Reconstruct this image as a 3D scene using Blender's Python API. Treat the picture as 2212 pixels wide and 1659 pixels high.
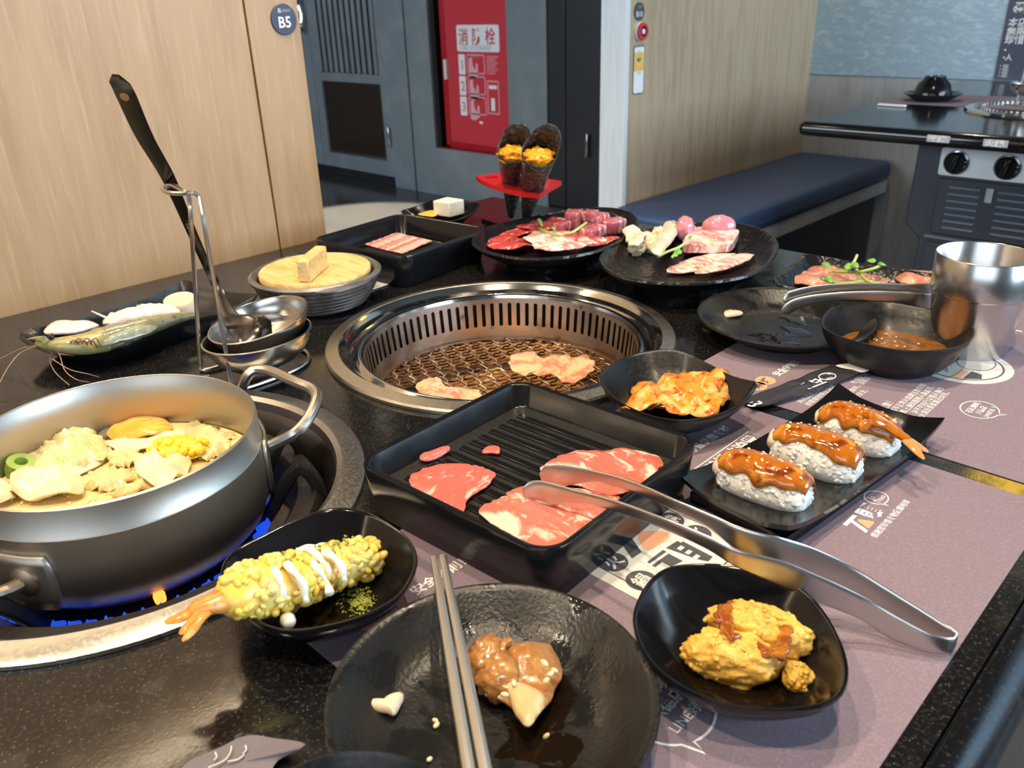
import bpy, math, random
from mathutils import Vector, Matrix, noise
for _o in list(bpy.data.objects):
    bpy.data.objects.remove(_o)
SC = bpy.context.scene
COL = SC.collection
random.seed(7)
T = 0.75                      # table height in metres
H = 0.306                     # camera height above the table
FPX = 1788.7                  # focal length in photo pixels (2212 x 1659)
CX, CY = 1106.0, 829.5

# ------------------------------------------------------------------ camera
_p, _r, _y = math.radians(24.818), math.radians(1.918), math.radians(44.90)
FWD = Vector((math.cos(_y)*math.cos(_p), math.sin(_y)*math.cos(_p), -math.sin(_p)))
_rt = FWD.cross(Vector((0, 0, 1))).normalized()
_dn = FWD.cross(_rt)
RIGHT = _rt*math.cos(_r) + _dn*math.sin(_r)
DOWN = -_rt*math.sin(_r) + _dn*math.cos(_r)
cam_d = bpy.data.cameras.new('camera')
cam = bpy.data.objects.new('camera', cam_d)
COL.objects.link(cam)
cam.matrix_world = Matrix(((RIGHT.x, -DOWN.x, -FWD.x, 0), (RIGHT.y, -DOWN.y, -FWD.y, 0),
                           (RIGHT.z, -DOWN.z, -FWD.z, T + H), (0, 0, 0, 1)))
cam_d.sensor_width = 36.0
cam_d.lens = FPX/2212*36
cam_d.clip_start = 0.02
cam_d.dof.use_dof = True
cam_d.dof.focus_distance = 0.62
cam_d.dof.aperture_fstop = 15
SC.camera = cam

# ------------------------------------------------------------------ world, lights, exposure
w = bpy.data.worlds.new('world')
SC.world = w
w.use_nodes = True
w.node_tree.nodes['Background'].inputs[0].default_value = (0.72, 0.80, 0.95, 1)
w.node_tree.nodes['Background'].inputs[1].default_value = 0.35
SC.view_settings.view_transform = 'Standard'
SC.view_settings.look = 'None'
SC.view_settings.exposure = -0.12
SC.view_settings.gamma = 1.0
SC.view_settings.use_curve_mapping = False


def area(name, loc, target, sx, sy, power, col):
    d = bpy.data.lights.new(name, 'AREA')
    d.shape = 'RECTANGLE'
    d.size, d.size_y, d.energy, d.color = sx, sy, power, col
    o = bpy.data.objects.new(name, d)
    COL.objects.link(o)
    o.location = loc
    o.rotation_euler = (Vector(target) - Vector(loc)).to_track_quat('-Z', 'Y').to_euler()
    return o


def spot(name, loc, target, power, col, ang, blend, rad):
    d = bpy.data.lights.new(name, 'SPOT')
    d.energy, d.color, d.spot_size, d.spot_blend, d.shadow_soft_size = power, col, math.radians(ang), blend, rad
    o = bpy.data.objects.new(name, d)
    COL.objects.link(o)
    o.location = loc
    o.rotation_euler = (Vector(target) - Vector(loc)).to_track_quat('-Z', 'Y').to_euler()
    return o


WARM = (1.0, 0.80, 0.56)
# daylight through two windows, plus an added aisle one that brightens the cabinets
area('window_and_added_daylight', (-2.42, -1.0, 1.65), (0.5, -0.2, 1.0), 3.0, 1.5, 40, (0.80, 0.90, 1.0))
area('window_and_added_daylight', (1.9, -2.92, 1.60), (2.2, 0.4, 0.9), 2.8, 1.5, 190, (0.62, 0.81, 1.0))
area('window_and_added_daylight', (-2.42, 3.6, 1.65), (3.3, 3.4, 0.9), 3.2, 1.5, 175, (0.76, 0.88, 1.0))
# recessed downlights in the ceiling (their housings are built with the ceiling)
DOWNLIGHTS = [(0.30, 0.70, 15), (-0.05, -0.10, 16), (0.95, 0.35, 16), (-0.75, 0.75, 18), (0.6, 2.45, 16), (2.6, 1.2, 8)]
for lx, ly, lp in DOWNLIGHTS:
    spot('downlight_beam', (lx, ly, 2.66), (lx, ly, 0), lp*5.2, WARM, 105, 0.6, 0.028)

AISLE = (2.55, 3.62)
spot('aisle_downlight_beam', (AISLE[0], AISLE[1], 2.66), (AISLE[0], AISLE[1], 0), 2600, (1.0, 0.93, 0.80), 24, 0.25, 0.03)
area('partition_led_strip', (-0.2, 1.008, 0.75 + 0.698), (-0.2, 1.02, 0.0), 1.7, 0.012, 3.2, (1.0, 0.78, 0.52))

# ------------------------------------------------------------------ mesh helpers


def ray(u, v):
    return RIGHT*(u - CX) + DOWN*(v - CY) + FWD*FPX


def P(u, v, z=0.0):
    """photo pixel -> point at height z above the table top"""
    d = ray(u, v)
    t = (z - H)/d.z
    return Vector((d.x*t, d.y*t, T + z))


def PX(u, v, X):
    d = ray(u, v)
    t = X/d.x
    return Vector((X, d.y*t, T + H + d.z*t))


def PY(u, v, Y):
    d = ray(u, v)
    t = Y/d.y
    return Vector((d.x*t, Y, T + H + d.z*t))


def zat(xy, v):
    """height above the table at which the vertical through xy meets photo row v"""
    lo, hi = -0.9, 0.9
    for _ in range(50):
        m = (lo + hi)/2
        q = Vector((xy[0], xy[1], m - H))
        if CY + q.dot(DOWN)/q.dot(FWD)*FPX > v:
            lo = m
        else:
            hi = m
    return lo


def WL(o):
    p = Vector((0, 0, 0))
    while o:
        p += o.location
        o = o.parent
    return p


def mesh(name, vf, m, parent=None, sharp=35, bevel=0.0, label=None, cat=None, group=None, kind=None, seg=2, origin=None, sub=0):
    """one mesh object from world-space (verts, faces)"""
    vs, fs = vf
    vs = [Vector(v) for v in vs]
    if parent is not None:
        org = WL(parent)
    elif origin is not None:
        org = Vector(origin)
    else:
        org = Vector(((min(v.x for v in vs) + max(v.x for v in vs))/2, (min(v.y for v in vs) + max(v.y for v in vs))/2, min(v.z for v in vs)))
    me = bpy.data.meshes.new(name)
    me.from_pydata([tuple(v - org) for v in vs], [], fs)
    me.validate()
    me.shade_smooth()
    if sharp is not None:
        me.set_sharp_from_angle(angle=math.radians(sharp))
    if m is not None:
        for q in (m if isinstance(m, (list, tuple)) else [m]):
            me.materials.append(q)
    o = bpy.data.objects.new(name, me)
    COL.objects.link(o)
    if parent is not None:
        o.parent = parent
    else:
        o.location = org
    if bevel > 0:
        b = o.modifiers.new('bevel', 'BEVEL')
        b.width, b.segments, b.limit_method, b.angle_limit = bevel, seg, 'ANGLE', math.radians(40)
        b.harden_normals = False
    if sub:
        s = o.modifiers.new('sub', 'SUBSURF')
        s.levels = s.render_levels = sub
    tag(o, label, cat, group, kind)
    return o


def tag(o, label=None, cat=None, group=None, kind=None):
    if label:
        o['label'] = label
    if cat:
        o['category'] = cat
    if group:
        o['group'] = group
    if kind:
        o['kind'] = kind
    return o


def thing(name, label, cat, loc, group=None):
    o = bpy.data.objects.new(name, None)
    COL.objects.link(o)
    o.location = loc
    o.empty_display_size = 0.02
    return tag(o, label, cat, group)


def struct(name, loc=None):
    o = bpy.data.objects.new(name, None)
    COL.objects.link(o)
    o.location = loc or (0, 0, 0)
    o['kind'] = 'structure'
    return o


def copy_tree(o, parent=None, loc=None):
    c = o.copy()
    COL.objects.link(c)
    c.parent = parent
    if loc is not None:
        c.location = loc
    for ch in list(o.children):
        copy_tree(ch, c)
    return c


def join(*parts):
    vs, fs = [], []
    for v, f in parts:
        n = len(vs)
        vs += list(v)
        fs += [tuple(i + n for i in q) for q in f]
    return vs, fs


def box(x0, x1, y0, y1, z0, z1):
    vs = [Vector((x, y, z)) for z in (z0, z1) for y in (y0, y1) for x in (x0, x1)]
    return vs, [(0, 2, 3, 1), (4, 5, 7, 6), (0, 1, 5, 4), (2, 6, 7, 3), (0, 4, 6, 2), (1, 3, 7, 5)]


def obox(c, xd, yd, zd, sx, sy, sz):
    """oriented box, c = centre, s* full sizes"""
    xd, yd, zd = Vector(xd).normalized(), Vector(yd).normalized(), Vector(zd).normalized()
    v, f = box(-sx/2, sx/2, -sy/2, sy/2, -sz/2, sz/2)
    return [Vector(c) + xd*q.x + yd*q.y + zd*q.z for q in v], f


def loft(rings, close0=True, close1=True, closed=True):
    n = len(rings[0])
    vs = [v for r in rings for v in r]
    fs = []
    for i in range(len(rings) - 1):
        for j in range(n if closed else n - 1):
            k = (j + 1) % n
            fs.append((i*n + j, i*n + k, (i + 1)*n + k, (i + 1)*n + j))

    def cap(i, flip):
        c = Vector((0, 0, 0))
        for v in rings[i]:
            c += v
        vs.append(c/n)
        for j in range(n):
            k = (j + 1) % n
            fs.append((i*n + k, i*n + j, len(vs) - 1) if flip else (i*n + j, i*n + k, len(vs) - 1))
    if close0:
        cap(0, True)
    if close1:
        cap(len(rings) - 1, False)
    return vs, fs


def lathe(prof, c, n=64, axis=None, close0=True, close1=True):
    """prof: (r, z) pairs from top inside outwards; c = (x, y, z) base"""
    c = Vector(c)
    q = Matrix.Identity(3) if axis is None else Vector((0, 0, 1)).rotation_difference(Vector(axis)).to_matrix()
    rings = []
    for r, z in prof:
        rings.append([c + q @ Vector((r*math.cos(2*math.pi*k/n), r*math.sin(2*math.pi*k/n), z)) for k in range(n)])
    return loft(rings, close0, close1)


def circle(c, r, n=64, z=None):
    return [Vector((c[0] + r*math.cos(2*math.pi*k/n), c[1] + r*math.sin(2*math.pi*k/n), c[2] if z is None else z)) for k in range(n)]


def smooth(pts, n=64, closed=True):
    """Catmull-Rom through pts, n samples evenly by arc length"""
    pts = [Vector(p) for p in pts]
    m = len(pts)
    out = []
    segs = m if closed else m - 1
    for i in range(segs):
        if closed:
            a, b, c, d = pts[i - 1], pts[i], pts[(i + 1) % m], pts[(i + 2) % m]
        else:
            a, b, c, d = pts[max(i - 1, 0)], pts[i], pts[i + 1], pts[min(i + 2, m - 1)]
        for k in range(12):
            t = k/12
            out.append(0.5*((2*b) + (c - a)*t + (2*a - 5*b + 4*c - d)*t*t + (3*b - a - 3*c + d)*t**3))
    out.append(pts[0] if closed else pts[-1])
    L = [0]
    for i in range(1, len(out)):
        L.append(L[-1] + (out[i] - out[i - 1]).length)
    res = []
    j = 0
    for k in range(n):
        s = L[-1]*k/(n if closed else n - 1)
        while j < len(L) - 2 and L[j + 1] < s:
            j += 1
        d = L[j + 1] - L[j]
        res.append(out[j].lerp(out[j + 1], 0 if d == 0 else min(1, (s - L[j])/d)))
    return res


def ccw(pts):
    a = sum(pts[i - 1].x*pts[i].y - pts[i].x*pts[i - 1].y for i in range(len(pts)))
    return pts if a > 0 else pts[::-1]


def tube(path, r, n=8, closed=False, flat=None):
    path = [Vector(p) for p in path]
    m = len(path)
    rr = r if isinstance(r, (list, tuple)) else [r]*m
    rings = []
    up = None
    for i, p in enumerate(path):
        a = path[i - 1] if (i > 0 or closed) else path[0]
        b = path[(i + 1) % m] if (i < m - 1 or closed) else path[-1]
        t = (b - a).normalized()
        if up is None:
            up = Vector((0, 0, 1)) if abs(t.z) < 0.9 else Vector((1, 0, 0))
        s = t.cross(up)
        if s.length < 1e-6:
            s = t.cross(Vector((0.3, 0.9, 0.2)))
        s.normalize()
        up = s.cross(t).normalized()
        fz = 1 if flat is None else flat
        rings.append([p + (s*math.cos(2*math.pi*k/n) + up*math.sin(2*math.pi*k/n)*fz)*rr[i] for k in range(n)])
    if closed:
        rings.append(rings[0])
        return loft(rings, False, False)
    return loft(rings)


def sweep(path, widths, thick, wdirs, n=12, bow=0.0):
    """strip with a rounded flat section; wdirs = direction of the width at each point"""
    path = [Vector(p) for p in path]
    m = len(path)
    rings = []
    for i, p in enumerate(path):
        t = (path[min(i + 1, m - 1)] - path[max(i - 1, 0)]).normalized()
        wd = Vector(wdirs[i] if isinstance(wdirs, list) else wdirs)
        wd = (wd - t*wd.dot(t)).normalized()
        nd = t.cross(wd).normalized()
        th = thick[i] if isinstance(thick, (list, tuple)) else thick
        ring = []
        for k in range(n):
            a = 2*math.pi*k/n
            ca, sa = math.cos(a), math.sin(a)
            x = math.copysign(abs(ca)**0.6, ca)*widths[i]/2
            y = math.copysign(abs(sa)**0.6, sa)*th/2 + bow*widths[i]*(ca*ca)
            ring.append(p + wd*x + nd*y)
        rings.append(ring)
    return loft(rings)


def dish(out, base, prof):
    """plate or bowl: out = closed rim outline (world points), base = centre on the table; prof = (scale, height fraction)"""
    out = ccw(out)
    b = Vector(base)
    rings = []
    for s, f in prof:
        rings.append([Vector((b.x + (p.x - b.x)*s, b.y + (p.y - b.y)*s, b.z + (p.z - b.z)*f)) for p in out])
    return loft(rings)


def slab(out, thick, rings=6, amp=0.0, freq=60.0, seed=0.0, edge=0.6, dome=0.0, sag=None, rag=0.0):
    """slice of food: closed outline at its underside, given thickness, wavy"""
    out = ccw([Vector(p) for p in out])
    n = len(out)
    c = sum(out, Vector((0, 0, 0)))/n
    if rag:
        out = [p + (p - c)*rag*noise.noise(p*freq*4 + Vector((seed, 3, 1))) for p in out]
    top, bot = [], []
    for i in range(1, rings + 1):
        s = i/rings
        rt, rb = [], []
        for p in out:
            q = c + (p - c)*s
            wv = amp*noise.noise(Vector((q.x*freq + seed, q.y*freq - seed, seed)))
            wv = wv + abs(amp)*0.5
            if sag:
                wv += sag(q)
            e = 1 - (s**8)*(1 - edge)
            rt.append(Vector((q.x, q.y, q.z + thick*e + wv + dome*(1 - s*s))))
            rb.append(Vector((q.x, q.y, q.z + wv*(0.9 if i < rings else 1.0) + (thick*(1 - e)*0.5 if i == rings else 0))))
        top.append(rt)
        bot.append(rb)
    return loft([r for r in bot] + [r for r in top[::-1]])


def blob(c, rad, rz=0.0, n=24, m=14, amp=0.1, freq=2.0, seed=0.0, flat=-1.0, octv=3, tilt=None):
    c = Vector(c)
    q = Matrix.Rotation(rz, 3, 'Z')
    if tilt:
        q = q @ Matrix.Rotation(tilt[0], 3, 'X') @ Matrix.Rotation(tilt[1], 3, 'Y')
    rings = []
    for i in range(1, m):
        th = math.pi*i/m
        ring = []
        for k in range(n):
            a = 2*math.pi*k/n
            d = Vector((math.sin(th)*math.cos(a), math.sin(th)*math.sin(a), math.cos(th)))
            f = 1
            g, am = freq, amp
            for _ in range(octv):
                f += am*noise.noise(d*g + Vector((seed, seed*1.7, -seed)))
                g *= 2.1
                am *= 0.55
            p = Vector((d.x*rad[0]*f, d.y*rad[1]*f, max(d.z*f, flat)*rad[2]))
            ring.append(c + q @ p)
        rings.append(ring)
    return loft(rings[::-1])


def grains(fn, count, size, aspect=1.8, seed=1, n=6, m=4, jit=0.3):
    """many tiny ellipsoids; fn(rnd) -> (point, normal)"""
    rnd = random.Random(seed)
    vs, fs = [], []
    for _ in range(count):
        p, nm = fn(rnd)
        s = size*(1 + jit*(rnd.random()*2 - 1))
        ax = Vector((rnd.gauss(0, 1), rnd.gauss(0, 1), rnd.gauss(0, 1)))
        ax = (ax - nm*ax.dot(nm)*0.7).normalized()
        b = ax.cross(Vector((0.2, 0.5, 0.8))).normalized()
        c = ax.cross(b)
        base = len(vs)
        for i in range(1, m):
            th = math.pi*i/m
            for k in range(n):
                a = 2*math.pi*k/n
                vs.append(p + ax*math.cos(th)*s*aspect + (b*math.cos(a) + c*math.sin(a))*math.sin(th)*s)
        vs.append(p + ax*s*aspect)
        vs.append(p - ax*s*aspect)
        for i in range(m - 2):
            for k in range(n):
                l = (k + 1) % n
                fs.append((base + i*n + k, base + (i + 1)*n + k, base + (i + 1)*n + l, base + i*n + l))
        e = base + (m - 1)*n
        for k in range(n):
            l = (k + 1) % n
            fs.append((base + k, base + l, e))
            fs.append((base + (m - 2)*n + l, base + (m - 2)*n + k, e + 1))
    return vs, fs


def px(lst, z):
    return [P(u, v, z) for u, v in lst]


def pxz(lst):
    return [P(u, v, z) for u, v, z in lst]


def poly(pts, th=0.0006):
    """flat sheet (paper) with real thickness from an outline"""
    pts = ccw([Vector(p) for p in pts])
    n = len(pts)
    up = [p + Vector((0, 0, th)) for p in pts]
    fs = [tuple(range(n - 1, -1, -1)), tuple(range(n, 2*n))]
    for i in range(n):
        k = (i + 1) % n
        fs.append((i, k, n + k, n + i))
    return pts + up, fs


def rrect(c, xd, yd, sx, sy, r, n=6):
    """rounded rectangle outline"""
    c, xd, yd = Vector(c), Vector(xd).normalized(), Vector(yd).normalized()
    pts = []
    for (qx, qy, a0) in ((1, 1, 0), (-1, 1, 90), (-1, -1, 180), (1, -1, 270)):
        for k in range(n + 1):
            a = math.radians(a0 + 90*k/n)
            pts.append(c + xd*(qx*(sx/2 - r) + r*math.cos(a)) + yd*(qy*(sy/2 - r) + r*math.sin(a)))
    return pts


def plate_on(pts, nrm, th):
    """thin solid from a planar outline, extruded along nrm"""
    nrm = Vector(nrm)
    n = len(pts)
    up = [p + nrm*th for p in pts]
    fs = [tuple(range(n - 1, -1, -1)), tuple(range(n, 2*n))]
    for i in range(n):
        k = (i + 1) % n
        fs.append((i, k, n + k, n + i))
    return list(pts) + up, fs


def text(s, o, xd, yd, size, m, parent, name='lettering', bold=0.0, align='LEFT', squeeze=1.0, lift=0.0004):
    cu = bpy.data.curves.new('txt', 'FONT')
    cu.body = s
    cu.size = 1.0
    cu.align_x = align
    cu.offset = bold
    cu.resolution_u = 2
    ob = bpy.data.objects.new('txt', cu)
    COL.objects.link(ob)
    me = bpy.data.meshes.new_from_object(ob)
    xd, yd = Vector(xd).normalized(), Vector(yd).normalized()
    nz = xd.cross(yd)
    vs = [Vector(o) + xd*(v.co.x*size*squeeze) + yd*(v.co.y*size) + nz*lift for v in me.vertices]
    fs = [tuple(p.vertices) for p in me.polygons]
    bpy.data.objects.remove(ob)
    bpy.data.curves.remove(cu)
    bpy.data.meshes.remove(me)
    if not fs:
        return None
    return mesh(name, (vs, fs), m, parent, sharp=None)

# ------------------------------------------------------------------ materials
MATS = {}


def mat(name, col, rough=0.5, metal=0.0, layers=(), bump=None, sss=0.0, sssr=(0.01, 0.004, 0.002), emit=None, trans=0.0, coat=0.0, spec=0.5, alpha=1.0, ior=1.45, rvar=None, aniso=0.0):
    """layers: (kind, scale, colour, lo, hi, [stretch xyz], [detail], [distortion]) mixed one over the other; bump: (kind, scale, strength, distance, stretch)"""
    m = bpy.data.materials.new(name)
    m.use_nodes = True
    nt = m.node_tree
    N, L = nt.nodes, nt.links
    b = N['Principled BSDF']
    tc = N.new('ShaderNodeTexCoord')

    def tex(kind, scale, stretch=(1, 1, 1), detail=3.0, dist=0.0):
        mp = N.new('ShaderNodeMapping')
        mp.inputs['Scale'].default_value = stretch
        L.new(tc.outputs['Object'], mp.inputs['Vector'])
        if kind == 'noise':
            t = N.new('ShaderNodeTexNoise')
            t.inputs['Scale'].default_value = scale
            t.inputs['Detail'].default_value = detail
            t.inputs['Distortion'].default_value = dist
            out = t.outputs['Fac']
        elif kind in ('voronoi', 'cells', 'edge'):
            t = N.new('ShaderNodeTexVoronoi')
            t.inputs['Scale'].default_value = scale
            if kind == 'edge':
                t.feature = 'DISTANCE_TO_EDGE'
            out = t.outputs['Color' if kind == 'cells' else 'Distance']
        else:
            t = N.new('ShaderNodeTexWave')
            t.inputs['Scale'].default_value = scale
            t.inputs['Distortion'].default_value = dist
            t.inputs['Detail'].default_value = detail
            t.bands_direction = kind[-1].upper() if kind[-1] in 'xyz' else 'X'
            out = t.outputs['Fac']
        L.new(mp.outputs['Vector'], t.inputs['Vector'])
        return out

    def ramp(src, lo, hi):
        r = N.new('ShaderNodeMapRange')
        r.interpolation_type = 'SMOOTHSTEP'
        r.inputs['From Min'].default_value, r.inputs['From Max'].default_value = lo, hi
        L.new(src, r.inputs['Value'])
        return r.outputs['Result']
    cur = None
    rgba = tuple(col) + (1,)
    for ly in layers:
        kind, scale, c2, lo, hi = ly[:5]
        fac = ramp(tex(kind, scale, *ly[5:]), lo, hi)
        mx = N.new('ShaderNodeMix')
        mx.data_type = 'RGBA'
        L.new(fac, mx.inputs['Factor'])
        if cur is None:
            mx.inputs['A'].default_value = rgba
        else:
            L.new(cur, mx.inputs['A'])
        mx.inputs['B'].default_value = tuple(c2) + (1,)
        cur = mx.outputs['Result']
    if cur is None:
        b.inputs['Base Color'].default_value = rgba
    else:
        L.new(cur, b.inputs['Base Color'])
    b.inputs['Roughness'].default_value = rough
    if rvar:
        kind, scale, r2, lo, hi = rvar[:5]
        fac = ramp(tex(kind, scale, *rvar[5:]), lo, hi)
        rr = N.new('ShaderNodeMapRange')
        rr.inputs['To Min'].default_value, rr.inputs['To Max'].default_value = rough, r2
        L.new(fac, rr.inputs['Value'])
        L.new(rr.outputs['Result'], b.inputs['Roughness'])
    b.inputs['Metallic'].default_value = metal
    b.inputs['IOR'].default_value = ior
    b.inputs['Specular IOR Level'].default_value = spec
    b.inputs['Anisotropic'].default_value = aniso
    if sss:
        b.inputs['Subsurface Weight'].default_value = sss
        b.inputs['Subsurface Radius'].default_value = sssr
        b.inputs['Subsurface Scale'].default_value = 1.0
    if trans:
        b.inputs['Transmission Weight'].default_value = trans
    if coat:
        b.inputs['Coat Weight'].default_value = coat
        b.inputs['Coat Roughness'].default_value = 0.06
    if emit:
        b.inputs['Emission Color'].default_value = tuple(emit[0]) + (1,)
        b.inputs['Emission Strength'].default_value = emit[1]
    if alpha < 1:
        b.inputs['Alpha'].default_value = alpha
    if bump:
        bs = bump if isinstance(bump, list) else [bump]
        prev = None
        for bb in bs:
            kind, scale, st, dist = bb[:4]
            bn = N.new('ShaderNodeBump')
            bn.inputs['Strength'].default_value = st
            bn.inputs['Distance'].default_value = dist
            L.new(tex(kind, scale, *bb[4:]), bn.inputs['Height'])
            if prev:
                L.new(prev, bn.inputs['Normal'])
            prev = bn.outputs['Normal']
        L.new(prev, b.inputs['Normal'])
    MATS[name] = m
    return m


M = MATS
mat('granite', (0.007, 0.007, 0.008), 0.11, layers=[('noise', 420, (0.034, 0.032, 0.030), 0.48, 0.72), ('voronoi', 330, (0.10, 0.095, 0.088), 0.20, 0.08), ('noise', 900, (0.005, 0.005, 0.005), 0.5, 0.40)], spec=0.75, rvar=('noise', 60, 0.22, 0.45, 0.75), bump=('noise', 500, 0.06, 0.0005))
mat('granite_edge', (0.006, 0.006, 0.007), 0.12, layers=[('noise', 420, (0.035, 0.034, 0.033), 0.55, 0.75)])
oak = lambda nm, a, b_, c_: mat(nm, a, 0.42, layers=[('noise', 7, b_, 0.40, 0.75, (6, 6, 0.5), 5, 0.6), ('noise', 40, c_, 0.5, 0.8, (5, 5, 0.3), 4, 0.3), ('noise', 3, b_, 0.55, 0.8, (2, 2, 0.8), 3, 0.8)], bump=('noise', 60, 0.08, 0.0004, (6, 6, 0.4), 5))
oak('oak_laminate', (0.43, 0.272, 0.140), (0.355, 0.212, 0.100), (0.48, 0.325, 0.185))
oak('oak_far', (0.47, 0.355, 0.235), (0.38, 0.27, 0.165), (0.54, 0.42, 0.29))
oak('grey_wood', (0.42, 0.42, 0.42), (0.33, 0.33, 0.33), (0.48, 0.48, 0.48))
oak('pale_wood', (0.68, 0.70, 0.70), (0.60, 0.62, 0.63), (0.74, 0.76, 0.76))
mat('stone_panel', (0.32, 0.44, 0.52), 0.35, layers=[('noise', 30, (0.45, 0.57, 0.64), 0.45, 0.72, (1, 0.6, 1.3), 5, 1.2), ('noise', 90, (0.50, 0.58, 0.62), 0.62, 0.78, (1, 1.6, 0.7), 4, 1.0)], bump=('noise', 45, 0.35, 0.004, (1, 0.7, 1.3), 4, 1.0))
mat('cabinet_grey', (0.19, 0.218, 0.235), 0.36, layers=[('noise', 6, (0.23, 0.255, 0.27), 0.45, 0.7)])
mat('cabinet_dark', (0.018, 0.019, 0.022), 0.42)
mat('gap_black', (0.004, 0.004, 0.005), 0.6)
mat('smoked_glass', (0.030, 0.020, 0.013), 0.05, spec=0.6)
mat('chrome', (0.75, 0.76, 0.78), 0.16, 1.0)
mat('red_paint', (0.60, 0.045, 0.06), 0.22, coat=0.3)
mat('red_frame', (0.42, 0.015, 0.02), 0.3)
mat('print_white', (0.80, 0.80, 0.80), 0.6)
mat('print_red', (0.56, 0.03, 0.04), 0.6)
mat('print_pink', (0.78, 0.38, 0.42), 0.6)
mat('print_grey', (0.42, 0.42, 0.44), 0.6)
mat('print_navy', (0.035, 0.040, 0.075), 0.4)
mat('print_black', (0.02, 0.02, 0.025), 0.5)
mat('print_orange', (0.82, 0.40, 0.22), 0.6)
mat('print_yellow', (0.80, 0.50, 0.08), 0.5)
mat('print_green', (0.25, 0.45, 0.24), 0.6)
mat('print_charcoal', (0.075, 0.072, 0.085), 0.6)
mat('print_cream', (0.68, 0.665, 0.61), 0.6)
mat('floor_tile', (0.075, 0.070, 0.064), 0.16, layers=[('noise', 3, (0.06, 0.056, 0.052), 0.4, 0.7)])
mat('ceiling_paint', (0.055, 0.053, 0.052), 0.8)
mat('wall_paint', (0.12, 0.115, 0.11), 0.7)
mat('vinyl_blue', (0.030, 0.058, 0.135), 0.42, bump=('noise', 900, 0.06, 0.0004))
mat('bench_dark', (0.030, 0.028, 0.027), 0.5)
mat('placemat', (0.215, 0.165, 0.205), 0.72, layers=[('noise', 900, (0.255, 0.20, 0.24), 0.45, 0.65)], bump=('noise', 1600, 0.25, 0.0003, (1, 1, 1), 4), spec=0.35)
mat('napkin', (0.16, 0.145, 0.175), 0.6)
mat('paper_white', (0.78, 0.77, 0.74), 0.7)
mat('sleeve', (0.035, 0.035, 0.042), 0.28, bump=('noise', 60, 0.3, 0.002))
mat('black_gloss', (0.006, 0.006, 0.007), 0.12, rvar=('noise', 40, 0.18, 0.45, 0.7))
mat('black_satin', (0.009, 0.009, 0.010), 0.30, bump=('noise', 380, 0.10, 0.0008), rvar=('noise', 300, 0.42, 0.4, 0.7))
mat('ladle_handle', (0.055, 0.050, 0.052), 0.24, 1.0, layers=[('noise', 40, (0.09, 0.075, 0.065), 0.5, 0.7)])
mat('black_stone', (0.011, 0.011, 0.011), 0.34, bump=('noise', 420, 0.30, 0.0010, (1, 1, 1), 3), rvar=('noise', 45, 0.16, 0.50, 0.60, (1, 1, 1), 5, 0.6))
mat('black_ridge', (0.008, 0.008, 0.009), 0.24, bump=('noise', 55, 0.5, 0.004, (1, 1, 1), 2, 1.5))
mat('black_box', (0.007, 0.007, 0.008), 0.16, rvar=('noise', 30, 0.24, 0.4, 0.7))
mat('black_rough', (0.012, 0.012, 0.012), 0.42, bump=('noise', 900, 0.7, 0.0010))
mat('steel', (0.60, 0.58, 0.55), 0.30, 1.0, bump=('noise', 300, 0.05, 0.0004, (1, 1, 12)))
mat('steel_brushed', (0.47, 0.44, 0.39), 0.42, 1.0, bump=('noise', 500, 0.10, 0.0004, (0.6, 0.6, 14)), layers=[('noise', 14, (0.42, 0.40, 0.36), 0.45, 0.75)], aniso=0.4)
mat('steel_polished', (0.66, 0.65, 0.62), 0.12, 1.0)
mat('steel_satin', (0.64, 0.62, 0.58), 0.24, 1.0, layers=[('noise', 40, (0.56, 0.54, 0.50), 0.45, 0.7)])
mat('steel_ring', (0.56, 0.535, 0.48), 0.30, 1.0, layers=[('noise', 400, (0.50, 0.47, 0.41), 0.40, 0.7)], rvar=('noise', 500, 0.38, 0.4, 0.7))
mat('chop_steel', (0.78, 0.76, 0.73), 0.34, 1.0)
mat('steel_dark', (0.23, 0.22, 0.21), 0.30, 1.0)
mat('steel_stained', (0.47, 0.42, 0.37), 0.30, 1.0, layers=[('noise', 16, (0.34, 0.25, 0.16), 0.5, 0.75), ('noise', 60, (0.18, 0.10, 0.05), 0.62, 0.8)], rvar=('noise', 30, 0.45, 0.4, 0.7))
mat('steel_burnt', (0.30, 0.24, 0.17), 0.42, 1.0, layers=[('noise', 60, (0.07, 0.05, 0.035), 0.45, 0.62)])
mat('wire_grate', (0.24, 0.175, 0.125), 0.27, 1.0, layers=[('noise', 70, (0.05, 0.038, 0.03), 0.45, 0.62), ('noise', 25, (0.50, 0.42, 0.34), 0.55, 0.75)])
mat('iron_black', (0.013, 0.011, 0.010), 0.45, bump=('noise', 200, 0.2, 0.001))
mat('ember', (0.02, 0.012, 0.008), 0.8, layers=[('noise', 60, (0.10, 0.04, 0.015), 0.5, 0.7)], emit=((1.0, 0.36, 0.07), 0.40))
mat('flame_blue', (0.005, 0.01, 0.1), 0.5, emit=((0.015, 0.09, 0.85), 1.0))
mat('flame_orange', (0.3, 0.1, 0.02), 0.5, emit=((1.0, 0.30, 0.04), 2.6))
mat('clay', (0.055, 0.042, 0.034), 0.42, layers=[('noise', 60, (0.115, 0.095, 0.08), 0.45, 0.7)], bump=('noise', 120, 0.2, 0.001))
mat('clay_rim', (0.24, 0.24, 0.24), 0.33, 0.6, layers=[('noise', 30, (0.17, 0.17, 0.17), 0.4, 0.7)])
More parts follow.
